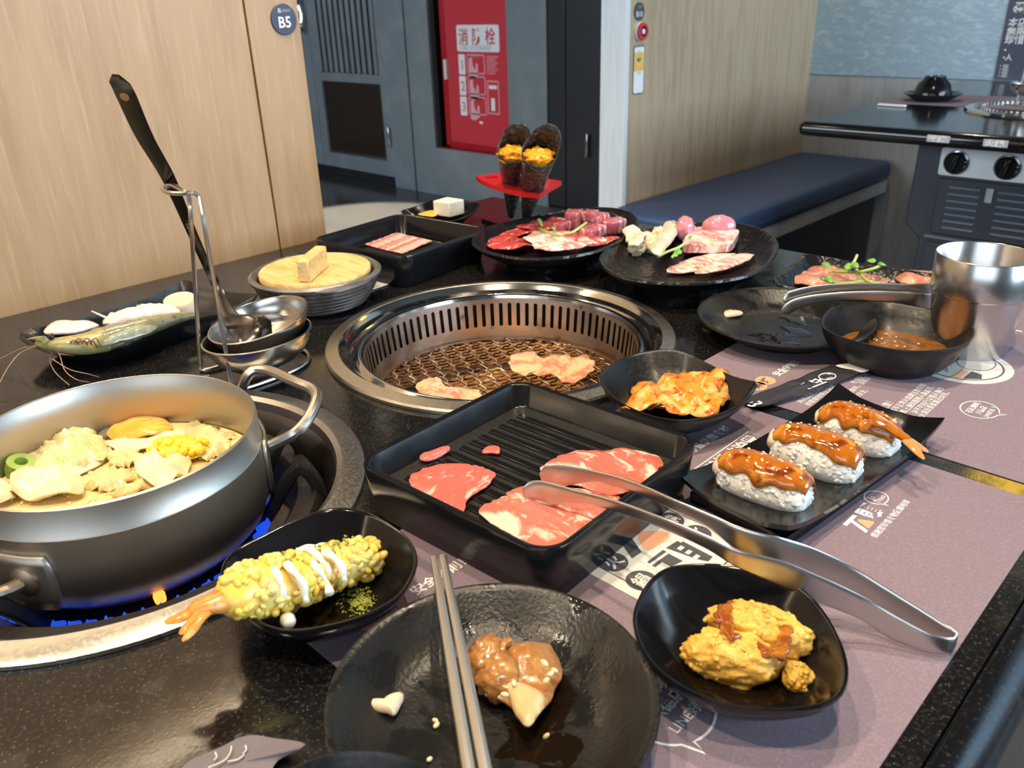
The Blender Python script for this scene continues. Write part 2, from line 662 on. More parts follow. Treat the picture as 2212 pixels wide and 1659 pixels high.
mat('pine', (0.72, 0.50, 0.21), 0.45, layers=[('noise', 26, (0.58, 0.36, 0.12), 0.42, 0.66, (5, 0.7, 4), 5, 1.2), ('noise', 80, (0.80, 0.60, 0.30), 0.5, 0.75, (6, 0.5, 4), 4, 0.4)], bump=('noise', 120, 0.12, 0.0005, (6, 0.5, 4)))
mat('broth', (0.90, 0.69, 0.29), 0.10, layers=[('noise', 45, (0.88, 0.72, 0.38), 0.45, 0.68, (1, 1, 1), 5, 0.8), ('noise', 25, (0.66, 0.46, 0.16), 0.6, 0.78)], bump=[('noise', 220, 0.35, 0.002), ('noise', 90, 0.4, 0.003)], sss=0.2)
mat('cabbage', (0.72, 0.60, 0.30), 0.20, layers=[('noise', 50, (0.62, 0.46, 0.16), 0.42, 0.7), ('noise', 120, (0.80, 0.72, 0.48), 0.5, 0.75)], sss=0.3, bump=('noise', 140, 0.3, 0.002))
mat('cabbage_rib', (0.76, 0.69, 0.48), 0.25, layers=[('noise', 40, (0.78, 0.70, 0.44), 0.45, 0.7, (1, 5, 1))], sss=0.3)
mat('fish_cake', (0.76, 0.70, 0.50), 0.26, layers=[('noise', 40, (0.70, 0.60, 0.34), 0.42, 0.68)], sss=0.35)
mat('leek', (0.30, 0.42, 0.08), 0.3, layers=[('noise', 60, (0.50, 0.58, 0.2), 0.5, 0.7)])
mat('carrot', (0.82, 0.36, 0.04), 0.22, layers=[('noise', 60, (0.88, 0.48, 0.09), 0.45, 0.7, (1, 4, 1))], sss=0.3)
mat('corn', (0.86, 0.60, 0.03), 0.25, layers=[('noise', 90, (0.92, 0.72, 0.12), 0.45, 0.7)], sss=0.2)
mat('mushroom', (0.16, 0.13, 0.10), 0.25)
mat('bubble', (0.90, 0.78, 0.46), 0.08, sss=0.3)
mat('prawn_shell', (0.22, 0.215, 0.12), 0.12, layers=[('noise', 55, (0.30, 0.30, 0.20), 0.42, 0.66), ('noise', 220, (0.13, 0.12, 0.06), 0.56, 0.70)], sss=0.4, coat=0.6, trans=0.15)
mat('prawn_meat', (0.25, 0.28, 0.21), 0.16, layers=[('noise', 150, (0.36, 0.40, 0.33), 0.5, 0.72)], sss=0.4, coat=0.5)
mat('prawn_head', (0.27, 0.25, 0.11), 0.18, layers=[('noise', 70, (0.46, 0.38, 0.13), 0.45, 0.7), ('noise', 150, (0.22, 0.17, 0.09), 0.58, 0.75)], coat=0.5)
mat('antenna', (0.32, 0.20, 0.13), 0.35)
mat('squid', (0.62, 0.61, 0.58), 0.2, sss=0.4, bump=('noise', 120, 0.2, 0.001))
mat('scallop', (0.72, 0.63, 0.40), 0.28, sss=0.4, layers=[('noise', 30, (0.87, 0.82, 0.64), 0.45, 0.7)])


def meat(nm, red, fat, fs, lo, hi, stretch=(1, 1, 1), dark=None, rough=0.26, coat=0.25):
    ly = [('noise', 220, tuple(min(1, c*1.25) for c in red), 0.5, 0.75)]
    if dark:
        ly.append(('noise', 35, dark, 0.5, 0.72))
    ly.append(('noise', fs, fat, lo, hi, stretch, 5, 1.1))
    ly.append(('noise', fs*3.2, fat, lo + 0.07, hi + 0.08, stretch, 4, 0.6))
    return mat(nm, red, rough, layers=ly, sss=0.15, coat=coat, bump=[('noise', 600, 0.35, 0.0008), ('noise', 120, 0.25, 0.0015)])


meat('pork_raw', (0.60, 0.135, 0.105), (0.82, 0.50, 0.42), 38, 0.56, 0.66, (1, 1.5, 1))
meat('pork_marbled', (0.58, 0.15, 0.11), (0.85, 0.60, 0.49), 32, 0.52, 0.62, (1.4, 0.8, 1))
meat('pork_fatty', (0.60, 0.17, 0.125), (0.86, 0.63, 0.50), 26, 0.50, 0.58, (1.2, 0.7, 1))
meat('bacon', (0.55, 0.20, 0.17), (0.80, 0.58, 0.51), 30, 0.44, 0.58, (0.35, 2.4, 1))
meat('beef_red', (0.50, 0.060, 0.060), (0.78, 0.42, 0.38), 55, 0.55, 0.66, (1, 2.2, 1), (0.36, 0.03, 0.045))
meat('beef_cube', (0.40, 0.085, 0.105), (0.72, 0.44, 0.44), 50, 0.53, 0.64, (2, 2, 0.6), (0.30, 0.05, 0.07))
meat('belly_pink', (0.58, 0.22, 0.20), (0.84, 0.68, 0.62), 36, 0.45, 0.56, (2.2, 0.7, 1))
meat('marinated', (0.52, 0.20, 0.13), (0.74, 0.44, 0.34), 40, 0.50, 0.64, (1, 1.4, 1))
meat('grilled_pork', (0.58, 0.23, 0.15), (0.76, 0.54, 0.30), 30, 0.42, 0.60, (1, 1.2, 1), rough=0.2, coat=0.5)
meat('glazed_pork', (0.36, 0.155, 0.040), (0.60, 0.38, 0.13), 42, 0.48, 0.68, (1, 1, 1), (0.20, 0.065, 0.016), rough=0.17, coat=0.8)
mat('heart_meat', (0.58, 0.22, 0.27), 0.16, layers=[('noise', 40, (0.66, 0.34, 0.39), 0.45, 0.7), ('noise', 120, (0.45, 0.12, 0.15), 0.6, 0.75)], coat=0.6, sss=0.2)
mat('intestine', (0.74, 0.64, 0.46), 0.22, layers=[('noise', 60, (0.82, 0.77, 0.66), 0.42, 0.66), ('noise', 110, (0.56, 0.40, 0.20), 0.6, 0.76)], coat=0.5, sss=0.3, bump=('noise', 160, 0.5, 0.002))
mat('fat_cooked', (0.62, 0.42, 0.20), 0.18, layers=[('noise', 70, (0.74, 0.58, 0.34), 0.45, 0.7), ('noise', 50, (0.45, 0.22, 0.06), 0.58, 0.74)], coat=0.6, sss=0.2)
mat('fat_scrap', (0.72, 0.60, 0.48), 0.3, layers=[('noise', 80, (0.80, 0.74, 0.66), 0.5, 0.7)], sss=0.3)
mat('crisp_scrap', (0.50, 0.27, 0.09), 0.3, layers=[('noise', 120, (0.74, 0.53, 0.22), 0.45, 0.65)], coat=0.3)
mat('sprout_green', (0.36, 0.50, 0.12), 0.35, layers=[('noise', 60, (0.50, 0.62, 0.26), 0.5, 0.7)])
mat('sprout_leaf', (0.16, 0.40, 0.07), 0.4, layers=[('noise', 150, (0.30, 0.52, 0.12), 0.5, 0.7)])
mat('rice', (0.94, 0.90, 0.80), 0.38, sss=0.5, sssr=(0.006, 0.005, 0.004), bump=('voronoi', 420, 0.3, 0.0012))
mat('shrimp_glaze', (0.44, 0.125, 0.008), 0.12, layers=[('noise', 60, (0.62, 0.27, 0.028), 0.48, 0.68), ('noise', 75, (0.17, 0.028, 0.003), 0.54, 0.68)], coat=1.0, sss=0.2, bump=('noise', 160, 0.25, 0.001))
mat('shrimp_pale', (0.82, 0.62, 0.50), 0.2, sss=0.3, coat=0.6)
mat('shrimp_tail', (0.72, 0.26, 0.08), 0.22, layers=[('noise', 80, (0.84, 0.45, 0.20), 0.45, 0.7)], coat=0.5, sss=0.2)
mat('sauce_dark', (0.10, 0.022, 0.004), 0.06, layers=[('noise', 60, (0.22, 0.06, 0.008), 0.45, 0.7)], coat=0.5)
mat('sauce_brown', (0.20, 0.075, 0.018), 0.07, layers=[('noise', 160, (0.30, 0.13, 0.03), 0.45, 0.7), ('noise', 60, (0.12, 0.04, 0.01), 0.5, 0.7)], bump=('noise', 260, 0.35, 0.0012))
mat('sesame', (0.80, 0.66, 0.38), 0.4)
mat('pepper_flake', (0.08, 0.03, 0.012), 0.5)
mat('seaweed_flake', (0.25, 0.28, 0.05), 0.5)
mat('mayo', (0.88, 0.83, 0.68), 0.2, sss=0.3, coat=0.4)
mat('tempura', (0.90, 0.56, 0.085), 0.36, layers=[('noise', 60, (0.95, 0.70, 0.22), 0.42, 0.62), ('noise', 30, (0.84, 0.40, 0.04), 0.55, 0.74)], sss=0.3, bump=('noise', 200, 0.35, 0.0015), coat=0.25)
mat('prawn_fried_tail', (0.68, 0.27, 0.05), 0.22, layers=[('noise', 60, (0.80, 0.50, 0.20), 0.46, 0.66), ('noise', 90, (0.60, 0.12, 0.02), 0.6, 0.74)], coat=0.6, sss=0.25)
mat('fried_chicken', (0.78, 0.43, 0.065), 0.38, layers=[('noise', 55, (0.90, 0.60, 0.15), 0.42, 0.62), ('noise', 34, (0.62, 0.26, 0.03), 0.57, 0.72)], sss=0.2, bump=[('noise', 180, 0.8, 0.0030, (1, 1, 1), 6), ('voronoi', 260, 0.5, 0.0016)], coat=0.2)
mat('glaze', (0.27, 0.062, 0.004), 0.06, layers=[('noise', 90, (0.44, 0.15, 0.012), 0.45, 0.7)], coat=1.0)
mat('kimchi', (0.76, 0.27, 0.03), 0.2, layers=[('noise', 55, (0.84, 0.52, 0.16), 0.46, 0.64), ('noise', 130, (0.56, 0.09, 0.008), 0.54, 0.68)], sss=0.3, coat=0.5, bump=('noise', 150, 0.4, 0.002))
mat('nori', (0.020, 0.021, 0.020), 0.30, layers=[('noise', 180, (0.085, 0.088, 0.090), 0.48, 0.68)], bump=('noise', 260, 0.8, 0.003, (1, 1, 1), 4), coat=0.15)  # lighter noise layer puts the grey sheen of the sheet into its colour
mat('roe', (0.88, 0.30, 0.01), 0.2, layers=[('noise', 250, (0.95, 0.45, 0.02), 0.45, 0.65)], sss=0.3, bump=('voronoi', 500, 0.5, 0.001))
mat('red_acrylic', (0.55, 0.02, 0.022), 0.12, coat=0.5)
mat('tofu', (0.82, 0.80, 0.70), 0.35, sss=0.3)
mat('tofu_side', (0.74, 0.64, 0.38), 0.45, layers=[('noise', 60, (0.80, 0.72, 0.50), 0.45, 0.7, (1, 1, 5))])
mat('cheese', (0.82, 0.48, 0.09), 0.35, sss=0.2)
mat('cup_steel', (0.60, 0.60, 0.60), 0.26, 1.0, bump=('noise', 500, 0.06, 0.0003, (1, 1, 0.05)))
mat('knob_black', (0.008, 0.008, 0.009), 0.15, coat=0.4)
mat('panel_plate', (0.62, 0.64, 0.66), 0.35)
mat('box_dark', (0.022, 0.026, 0.034), 0.45)
mat('vent_slat', (0.10, 0.12, 0.16), 0.4)
mat('acrylic', (0.75, 0.82, 0.86), 0.08, trans=0.6)
mat('lantern_yellow', (0.8, 0.5, 0.05), 0.6, emit=((1.0, 0.60, 0.05), 9.0))
mat('lamp_glow', (0.9, 0.9, 0.85), 0.5, emit=((1.0, 0.84, 0.62), 9.0))
mat('window_glow', (0.8, 0.9, 1.0), 0.5, emit=((0.66, 0.83, 1.0), 2.2))
mat('frame_alu', (0.20, 0.20, 0.21), 0.4)
mat('oil_wet', (0.010, 0.006, 0.003), 0.04)
mat('water_drop', (0.02, 0.02, 0.02), 0.02, spec=0.9)

# ------------------------------------------------------------------ the room
ZT = T
floor = mesh('floor', box(-2.5, 3.6, -3.0, 6.2, -0.05, 0.0), M['floor_tile'], kind='structure')
ceil = mesh('ceiling', box(-2.5, 3.6, -3.0, 6.2, 2.70, 2.75), M['ceiling_paint'], kind='structure')
for i, (lx, ly, lp) in enumerate(DOWNLIGHTS + [(AISLE[0], AISLE[1], 0)]):
    t = thing('downlight', 'round recessed warm downlight set in the ceiling', 'ceiling light', (lx, ly, 2.668), 'ceiling downlights')
    mesh('trim_ring', lathe([(0.040, 0.026), (0.040, 0.004), (0.052, 0.0), (0.055, 0.004), (0.055, 0.032)], (lx, ly, 2.668), 28, close0=False, close1=False), M['steel'], t)
    mesh('lamp_disc', lathe([(0.040, 0.022), (0.040, 0.024)], (lx, ly, 2.668), 28), M['lamp_glow'], t)

lt = thing('pendant_lantern', 'round yellow pendant lantern hanging above the neighbouring table', 'lamp', (3.0, 0.53, T + 1.17))
mesh('shade', blob((3.0, 0.53, T + 1.32), (0.11, 0.11, 0.10), 0, 32, 20, 0), M['lantern_yellow'], lt)
mesh('cord', tube([(3.0, 0.53, T + 1.45), (3.0, 0.53, 2.70)], 0.004, 8), M['cabinet_dark'], lt)
# walls outside the picture with the windows that give the daylight, the aisle one added
def wall_with_window(name, horiz, y0, y1, x, w0, w1, z0, z1, nrm):
    s = struct(name)
    def bx(a0, a1, c0, c1, m, nm, d0=0.0, d1=0.08):
        if horiz:
            return mesh(nm, box(a0, a1, x - d1 if nrm > 0 else x + d0, x - d0 if nrm > 0 else x + d1, c0, c1), m, s)
        return mesh(nm, box(x - d1 if nrm > 0 else x + d0, x - d0 if nrm > 0 else x + d1, a0, a1, c0, c1), m, s)
    bx(y0, y1, 0, z0, M['wall_paint'], 'sill_wall')
    bx(y0, y1, z1, 2.7, M['wall_paint'], 'head_wall')
    bx(y0, w0, z0, z1, M['wall_paint'], 'side_wall')
    bx(w1, y1, z0, z1, M['wall_paint'], 'side_wall')
    for k in range(4):
        c = w0 + (w1 - w0)*k/3
        bx(c - 0.02, c + 0.02, z0, z1, M['frame_alu'], 'mullion', 0.02, 0.06)
    return s
wall_with_window('wall_window_west', False, -3.0, 1.4, -2.5, -2.5, 0.5, 0.9, 2.4, 1)
wall_with_window('wall_added_window_aisle', False, 1.4, 6.2, -2.5, 2.0, 5.2, 0.9, 2.4, 1)
wall_with_window('wall_window_south', True, -2.5, 3.6, -3.0, 0.5, 3.3, 0.85, 2.35, 1)
mesh('wall_aisle_end', box(-2.5, 3.6, 6.2, 6.28, 0, 2.7), M['wall_paint'], kind='structure')

# partition behind our table (wood laminate, top at table + 0.705)
YW = 1.03
ZP = T + 0.705
wl = struct('wall_left', (0.0, YW, 0.0))
for a, b_, nm in ((-2.5, -0.66, 'panel'), (-0.657, 0.5815, 'panel'), (0.5845, 0.66, 'panel')):
    mesh(nm, box(a, b_, YW, YW + 0.018, 0, ZP), M['oak_laminate'], wl, bevel=0.0008)
mesh('light_ledge', box(-1.2, 0.66, 0.998, YW + 0.002, ZP - 0.004, ZP), M['oak_laminate'], wl)
mesh('core', box(-2.5, 0.655, YW + 0.017, YW + 0.085, 0, ZP - 0.002), M['oak_laminate'], wl)
mesh('back_panel', box(-2.5, 0.66, YW + 0.084, YW + 0.10, 0, ZP), M['oak_laminate'], wl)
# round number sign on the partition
bc = PY(612, 42, YW)
t = thing('table_number_sign', 'round navy sign reading B5 at the end of the oak partition', 'sign', (bc.x, YW, bc.z))
mesh('disc', lathe([(0.0188, 0.0), (0.0188, 0.0012), (0.018, 0.0018), (0.0001, 0.0018)], bc + Vector((0, -0.0002, 0)), 40, axis=(0, -1, 0)), M['print_navy'], t)
text('B5', bc + Vector((0, -0.0022, -0.0095)), (1, 0, 0), (0, 0, 1), 0.0185, M['print_white'], t, bold=0.02, align='CENTER')
text('石', bc + Vector((-0.0085, -0.0022, 0.0085)), (1, 0, 0), (0, 0, 1), 0.0055, M['print_white'], t, bold=0.02)
text('頭燒肉', bc + Vector((-0.002, -0.0022, 0.0088)), (1, 0, 0), (0, 0, 1), 0.0042, M['print_grey'], t)

# far partition, its pale end post and the far wall
wf = struct('wall_far_partition', (2.15, 1.64, 0.0))
mesh('end_post', box(2.13, 2.15, 1.60, 1.695, 0, ZP), M['pale_wood'], wf, bevel=0.002)
XF = 3.40
for k, (a, b_) in enumerate(((2.150, 2.78), (2.7815, XF))):
    mesh('panel', box(a, b_, 1.625, 1.645, 0, ZP), M['oak_far'], wf, bevel=0.001)
mesh('core', box(2.15, XF, 1.645, 1.69, 0, ZP), M['oak_far'], wf)
wb = struct('wall_back', (XF, 0.0, 0.0))
yy = 1.66
for k in range(6):
    mesh('lower_panel', box(XF, XF + 0.03, yy - 0.9*(k + 1) + 0.002, yy - 0.9*k, 0, T - 0.0015), M['grey_wood'], wb, bevel=0.001)
for k in range(4):
    mesh('stone_panel', box(XF - 0.004, XF + 0.03, yy - 1.4*(k + 1) + 0.002, yy - 1.4*k, T, 2.7), M['stone_panel'], wb, bevel=0.001)

# poster on the stone panel
py0 = 0.9425
pb = T + 0.003
t = thing('house_rules_poster', 'dark poster with white Chinese lettering on the blue stone wall panel', 'poster', (XF - 0.006, py0 - 0.3, pb))
XP = XF - 0.007
mesh('sheet', box(XP, XP + 0.002, py0 - 0.55, py0, pb, pb + 0.46), M['print_navy'], t)
def ptxt(s, u, v, size, m='print_white', bold=0.02):
    o = PX(u, v, XP - 0.0006)
    text(s, o, (0, -1, 0), (0, 0, 1), size, M[m], t, bold=bold)
ptxt('石頭', 2190, 25, 0.036)
ptxt('∞', 2186, 30, 0.05)
ptxt('本店', 2177, 56, 0.030)
ptxt('無限', 2173, 76, 0.030)
ptxt('珍惜', 2169, 93, 0.030)
ptxt('•', 2168, 113, 0.022)
ptxt('•人', 2165, 129, 0.022)
for q in range(4):
    ptxt('•', 2160 - 1.4*q, 145 + 7*q, 0.013)
    ptxt('石頭', 2166 - 1.4*q, 145 + 7*q, 0.010)
for a, b_, z0, z1 in ((0.095, 0.30, 0.03, 0.15),):
    mesh('picture', box(XP - 0.0008, XP, py0 - b_, py0 - a, pb + z0, pb + z1), M['print_grey'], t)

# ------------------------------------------------------------------ built-in cabinets at the end of the aisle
XC = 3.29
cb = struct('wall_cabinets', (XC, 4.0, 0))
ZB = T - 0.70
def cbox(nm, y0, y1, z0, z1, d0, d1, m, par=None, bevel=0.002):
    """d measured towards the room from the cabinet face"""
    return mesh(nm, box(XC - d1, XC - d0, y0, y1, T + z0, T + z1), M[m], par if par is not None else cb, bevel=bevel)
mesh('backing', box(XC + 0.11, XC + 0.14, 1.70, 6.2, 0, 2.7), M['gap_black'], cb)
cbox('plinth', 1.70, 6.2, -0.75, -0.70, -0.05, -0.02, 'cabinet_dark')
# louvred door (y 4.26 .. 5.06)
lo = bpy.data.objects.new('louvred_door', None); COL.objects.link(lo); lo.parent = cb
ld = cb
cbox('door_stile', 4.262, 4.335, -0.69, 1.1, -0.02, 0.0, 'cabinet_grey', lo)
cbox('door_stile', 4.965, 5.045, -0.69, 1.1, -0.02, 0.0, 'cabinet_grey', lo)
cbox('door_rail', 4.335, 4.965, -0.69, -0.595, -0.02, 0.0, 'cabinet_grey', lo)
cbox('door_rail', 4.335, 4.965, -0.135, -0.08, -0.02, 0.0, 'cabinet_grey', lo)
cbox('door_rail', 4.335, 4.965, 1.0, 1.1, -0.02, 0.0, 'cabinet_grey', lo)
for k in range(11):
    y = 4.352 + k*0.0595
    cbox('louvre_slat', y, y + 0.034, -0.08, 1.0, -0.02, -0.002, 'cabinet_grey', lo, 0.006)
cbox('glass_pane', 4.335, 4.965, -0.595, -0.135, -0.03, -0.022, 'smoked_glass', lo, 0)
cbox('glass_bead', 4.335, 4.945, -0.595, -0.581, -0.022, -0.004, 'chrome', lo)
cbox('door_handle', 4.262, 4.274, -0.50, -0.38, 0.012, 0.026, 'chrome', lo)
# left neighbour door with the two curved pulls
cbox('side_door', 5.05, 5.9, -0.69, 1.1, -0.02, 0.0, 'cabinet_grey')
for y in (5.065, 5.13):
    pts = [Vector((XC - 0.004, y, T + 0.35)), Vector((XC - 0.035, y, T + 0.33)), Vector((XC - 0.03, y - 0.012, T + 0.26)), Vector((XC - 0.035, y - 0.004, T + 0.20)), Vector((XC - 0.004, y - 0.002, T + 0.155))]
    mesh('pull_handle', tube(smooth(pts, 20, False), 0.012, 8), M['chrome'], cb)
# flat panels
cbox('flat_panel', 4.058, 4.258, -0.75, 1.1, -0.02, 0.006, 'cabinet_grey')
cbox('flat_panel', 3.846, 4.046, -0.75, 1.1, -0.02, 0.004, 'cabinet_grey')
cbox('flat_panel', 2.957, 3.232, -0.75, 1.1, -0.02, 0.004, 'cabinet_grey')
cbox('flat_panel', 3.232, 3.846, -0.75, -0.468, -0.02, 0.004, 'cabinet_grey')
cbox('black_door', 2.842, 2.953, -0.69, 1.1, -0.02, -0.005, 'cabinet_dark')
cbox('black_door', 1.70, 2.836, -0.69, 1.1, -0.02, -0.005, 'cabinet_dark')
cbox('door_handle', 2.680, 2.693, -0.415, -0.30, 0.0, 0.02, 'chrome')
cbox('upper_band', 1.70, 6.2, 1.1, 1.95, -0.02, 0.0, 'cabinet_grey')
# fire hydrant door in its recess
fr = thing('fire_hydrant_cabinet', 'red fire hydrant cabinet door with white pictogram sign', 'fire cabinet', (XC + 0.07, 3.5, T - 0.46))
cbox('recess_side', 3.82, 3.846, -0.466, 1.1, -0.09, -0.02, 'gap_black', fr)
cbox('recess_floor', 3.236, 3.846, -0.48, -0.466, -0.09, -0.02, 'red_frame', fr)
cbox('door_frame', 3.765, 3.80, -0.455, 1.1, -0.075, -0.045, 'red_frame', fr)
cbox('door_frame', 3.236, 3.765, -0.466, -0.435, -0.075, -0.045, 'red_frame', fr)
cbox('door_leaf', 3.236, 3.765, -0.435, 1.1, -0.07, -0.05, 'red_paint', fr)
XR = XC + 0.05
def rp(u, v):
    return PX(u, v, XR - 0.0012)
a, b_ = rp(985, 54), rp(1079, 113)
mesh('sign_plate', plate_on(rrect(((XR), (a.y + b_.y)/2, (a.z + b_.z)/2), (0, -1, 0), (0, 0, 1), abs(a.y - b_.y), abs(a.z - b_.z), 0.012), (-1, 0, 0), 0.001), M['print_white'], fr)
hgt = abs(a.z - b_.z)
for s, u, v, sz, m_, bo, sq in (('消', 991, 93, 0.088, 'print_red', 0.012, 0.9), ('防', 1019, 93, 0.088, 'print_red', 0.012, 0.9), ('栓', 1048, 93, 0.088, 'print_red', 0.012, 0.9), ('FIRE HYDRANT', 995, 108.5, 0.042, 'print_grey', 0.0, 0.86)):
    o = PX(u, v, XR - 0.0016)
    text(s, o, (0, -1, 0), (0, 0, 1), sz, M[m_], fr, bold=bo, squeeze=sq)
def rrow(u0, v0, u1, v1, m_, r=0.006, nm='sign_panel', th=0.0008, hollow=False):
    a, b_ = PX(u0, v0, XR), PX(u1, v1, XR)
    c = Vector((XR - 0.0002, (a.y + b_.y)/2, (a.z + b_.z)/2))
    sx, sy = abs(a.y - b_.y), abs(a.z - b_.z)
    if hollow:
        o_ = rrect(c, (0, -1, 0), (0, 0, 1), sx, sy, r)
        i_ = rrect(c, (0, -1, 0), (0, 0, 1), sx - 0.012, sy - 0.012, max(0.001, r - 0.006))
        off = Vector((-th, 0, 0))
        g = loft([o_, [q + off for q in o_], [q + off for q in i_], i_], False, False)
        return mesh(nm, g, M[m_], fr)
    return mesh(nm, plate_on(rrect(c, (0, -1, 0), (0, 0, 1), sx, sy, r), (-1, 0, 0), th), M[m_], fr)
for k, (v0, v1) in enumerate(((117, 161), (164, 206), (208, 250))):
    rrow(990 + 2*k, v0, 1006 + 2*k, v1, 'print_white')
    text(str(k + 1), PX(994 + 2*k, v1 - 10, XR - 0.0014), (0, -1, 0), (0, 0, 1), 0.075, M['print_red'], fr)
    rrow(1008 + 2*k, v0, 1048 + 2*k, v1, 'print_pink', hollow=True, r=0.008)
    rrow(1014 + 2*k, v0 + 3, 1038 + 2*k, v0 + 7, 'print_pink')
    c = PX(1020 + 2*k, v0 + 27, XR - 0.0004)
    mesh('pictogram', plate_on([c + Vector((0, -dx*0.05, dz*0.07)) for dx, dz in ((-0.6, -0.8), (0.1, -0.9), (0.9, -0.6), (0.9, 0.2), (0.6, 0.3), (0.5, -0.3), (0.1, 0.1), (0, 0.7), (-0.5, 0.6))], (-1, 0, 0), 0.0006), M['print_pink'], fr)
rrow(1052, 174, 1080, 248, 'print_pink', hollow=True, r=0.004)
rrow(1061, 212, 1070, 240, 'print_white')
rrow(1056, 184, 1074, 193, 'print_white')
for k in range(9):
    rrow(1051, 121 + k*4.6, 1076 - (k % 3)*3, 123.4 + k*4.6, 'print_pink', r=0.001)
rrow(1036, 262, 1043, 268, 'print_white', r=0.003)
rrow(963, 128, 971, 171, 'print_cream', nm='latch', th=0.02, r=0.004)

# stickers and call button on the far partition (plane y = 1.625)
YF = 1.625
def fy(u, v):
    return PY(u, v, YF)
c = fy(1380, 25)
t = thing('booth_sign', 'small grey round sign above the red call button on the far oak partition', 'sign', c)
mesh('disc', lathe([(0.026, 0), (0.026, 0.002), (0.0001, 0.002)], c, 36, axis=(0, -1, 0)), M['print_charcoal'], t)
text('B10', c + Vector((0, -0.0024, -0.014)), (1, 0, 0), (0, 0, 1), 0.021, M['print_white'], t, align='CENTER', bold=0.01)
text('石頭', c + Vector((0, -0.0024, 0.010)), (1, 0, 0), (0, 0, 1), 0.008, M['print_grey'], t, align='CENTER')
c = fy(1380, 68)
t = thing('call_button', 'round red and white call button on the far oak partition', 'button', c)
mesh('base', lathe([(0.027, 0), (0.027, 0.010), (0.025, 0.012), (0.0001, 0.012)], c, 36, axis=(0, -1, 0)), M['print_white'], t)
mesh('ring', lathe([(0.015, 0.011), (0.024, 0.011), (0.026, 0.014), (0.024, 0.019), (0.015, 0.019)], c, 36, axis=(0, -1, 0), close0=False, close1=False), M['red_paint'], t)
mesh('face', lathe([(0.016, 0.011), (0.016, 0.017), (0.0001, 0.017)], c, 30, axis=(0, -1, 0)), M['knob_black'], t)
mesh('push_cap', lathe([(0.0075, 0.016), (0.0075, 0.019), (0.0001, 0.0195)], c, 24, axis=(0, -1, 0)), M['print_white'], t)
a, b_ = fy(1366, 98), fy(1391, 203)
c = Vector(((a.x + b_.x)/2, YF, (a.z + b_.z)/2))
sx, sy = 0.056, 0.140
t = thing('order_card', 'tall yellow and white order card below the call button', 'card', c)
mesh('card', plate_on(rrect(c, (1, 0, 0), (0, 0, 1), sx, sy, 0.008), (0, -1, 0), 0.0015), M['print_charcoal'], t)
mesh('card_face', plate_on(rrect(c + Vector((0, -0.0016, 0)), (1, 0, 0), (0, 0, 1), sx - 0.005, sy - 0.006, 0.007), (0, -1, 0), 0.0004), M['print_white'], t)
mesh('band', plate_on(rrect(c + Vector((0, -0.002, 0.025)), (1, 0, 0), (0, 0, 1), sx - 0.005, 0.055, 0.001), (0, -1, 0), 0.0003), M['print_yellow'], t)
mesh('hexagon', plate_on([c + Vector((0.022*math.cos(math.pi/3*k + math.pi/6), -0.0024, 0.036 + 0.022*math.sin(math.pi/3*k + math.pi/6))) for k in range(6)], (0, -1, 0), 0.0003), M['print_cream'], t)
mesh('hexagon', plate_on([c + Vector((0.019*math.cos(math.pi/3*k + math.pi/6), -0.0028, 0.036 + 0.019*math.sin(math.pi/3*k + math.pi/6))) for k in range(6)], (0, -1, 0), 0.0003), M['print_yellow'], t)
text('點餐', c + Vector((0, -0.0034, 0.026)), (1, 0, 0), (0, 0, 1), 0.011, M['print_black'], t, align='CENTER', bold=0.02)
text('手機', c + Vector((0, -0.0026, -0.012)), (1, 0, 0), (0, 0, 1), 0.010, M['print_grey'], t, align='CENTER')

# ------------------------------------------------------------------ far booth: bench, table and what stands on it
t = thing('booth_bench', 'long bench with a navy vinyl cushion along the far oak partition', 'bench', (2.78, 1.43, 0))
zs = T - 0.30
mesh('cushion', box(2.10, 3.38, 1.232, 1.622, zs - 0.075, zs), M['vinyl_blue'], t, bevel=0.028, seg=5)
mesh('rail', box(2.105, 3.38, 1.245, 1.265, zs - 0.125, zs - 0.075), M['grey_wood'], t, bevel=0.002)
mesh('end_panel', box(2.105, 2.125, 1.265, 1.622, zs - 0.40, zs - 0.075), M['pale_wood'], t, bevel=0.002)
mesh('kick_panel', box(2.125, 3.38, 1.285, 1.305, 0.0, zs - 0.125), M['bench_dark'], t)
mesh('base', box(2.125, 3.38, 1.305, 1.622, 0.0, zs - 0.076), M['bench_dark'], t)

t = thing('booth_table', 'neighbouring black granite table with control knobs on its front panel', 'table', (2.75, 0.5, 0))
mesh('table_top', box(2.115, 3.395, -0.02, 1.030, T - 0.036, T), M['granite_edge'], t, bevel=0.016, seg=5)
XK = 2.25
cl = [PX(1985, 312, XK), PX(1954, 480, XK), PX(1983, 515, XK)]
prof = [(XK, 0.766, T - 0.036), (XK, 0.768, T - 0.252), (XK, 0.728, T - 0.289), (XK, 0.728, 0), (XK, 0.26, 0), (XK, 0.26, T - 0.289), (XK, 0.22, T - 0.252), (XK, 0.222, T - 0.036)]
mesh('pedestal', plate_on([Vector(q) for q in prof], (1, 0, 0), 0.9), M['box_dark'], t, bevel=0.004)
kp = mesh('control_panel', plate_on(rrect((XK - 0.0005, 0.60, T - 0.088), (0, -1, 0), (0, 0, 1), 0.215, 0.066, 0.006), (-1, 0, 0), 0.004), M['panel_plate'], t)
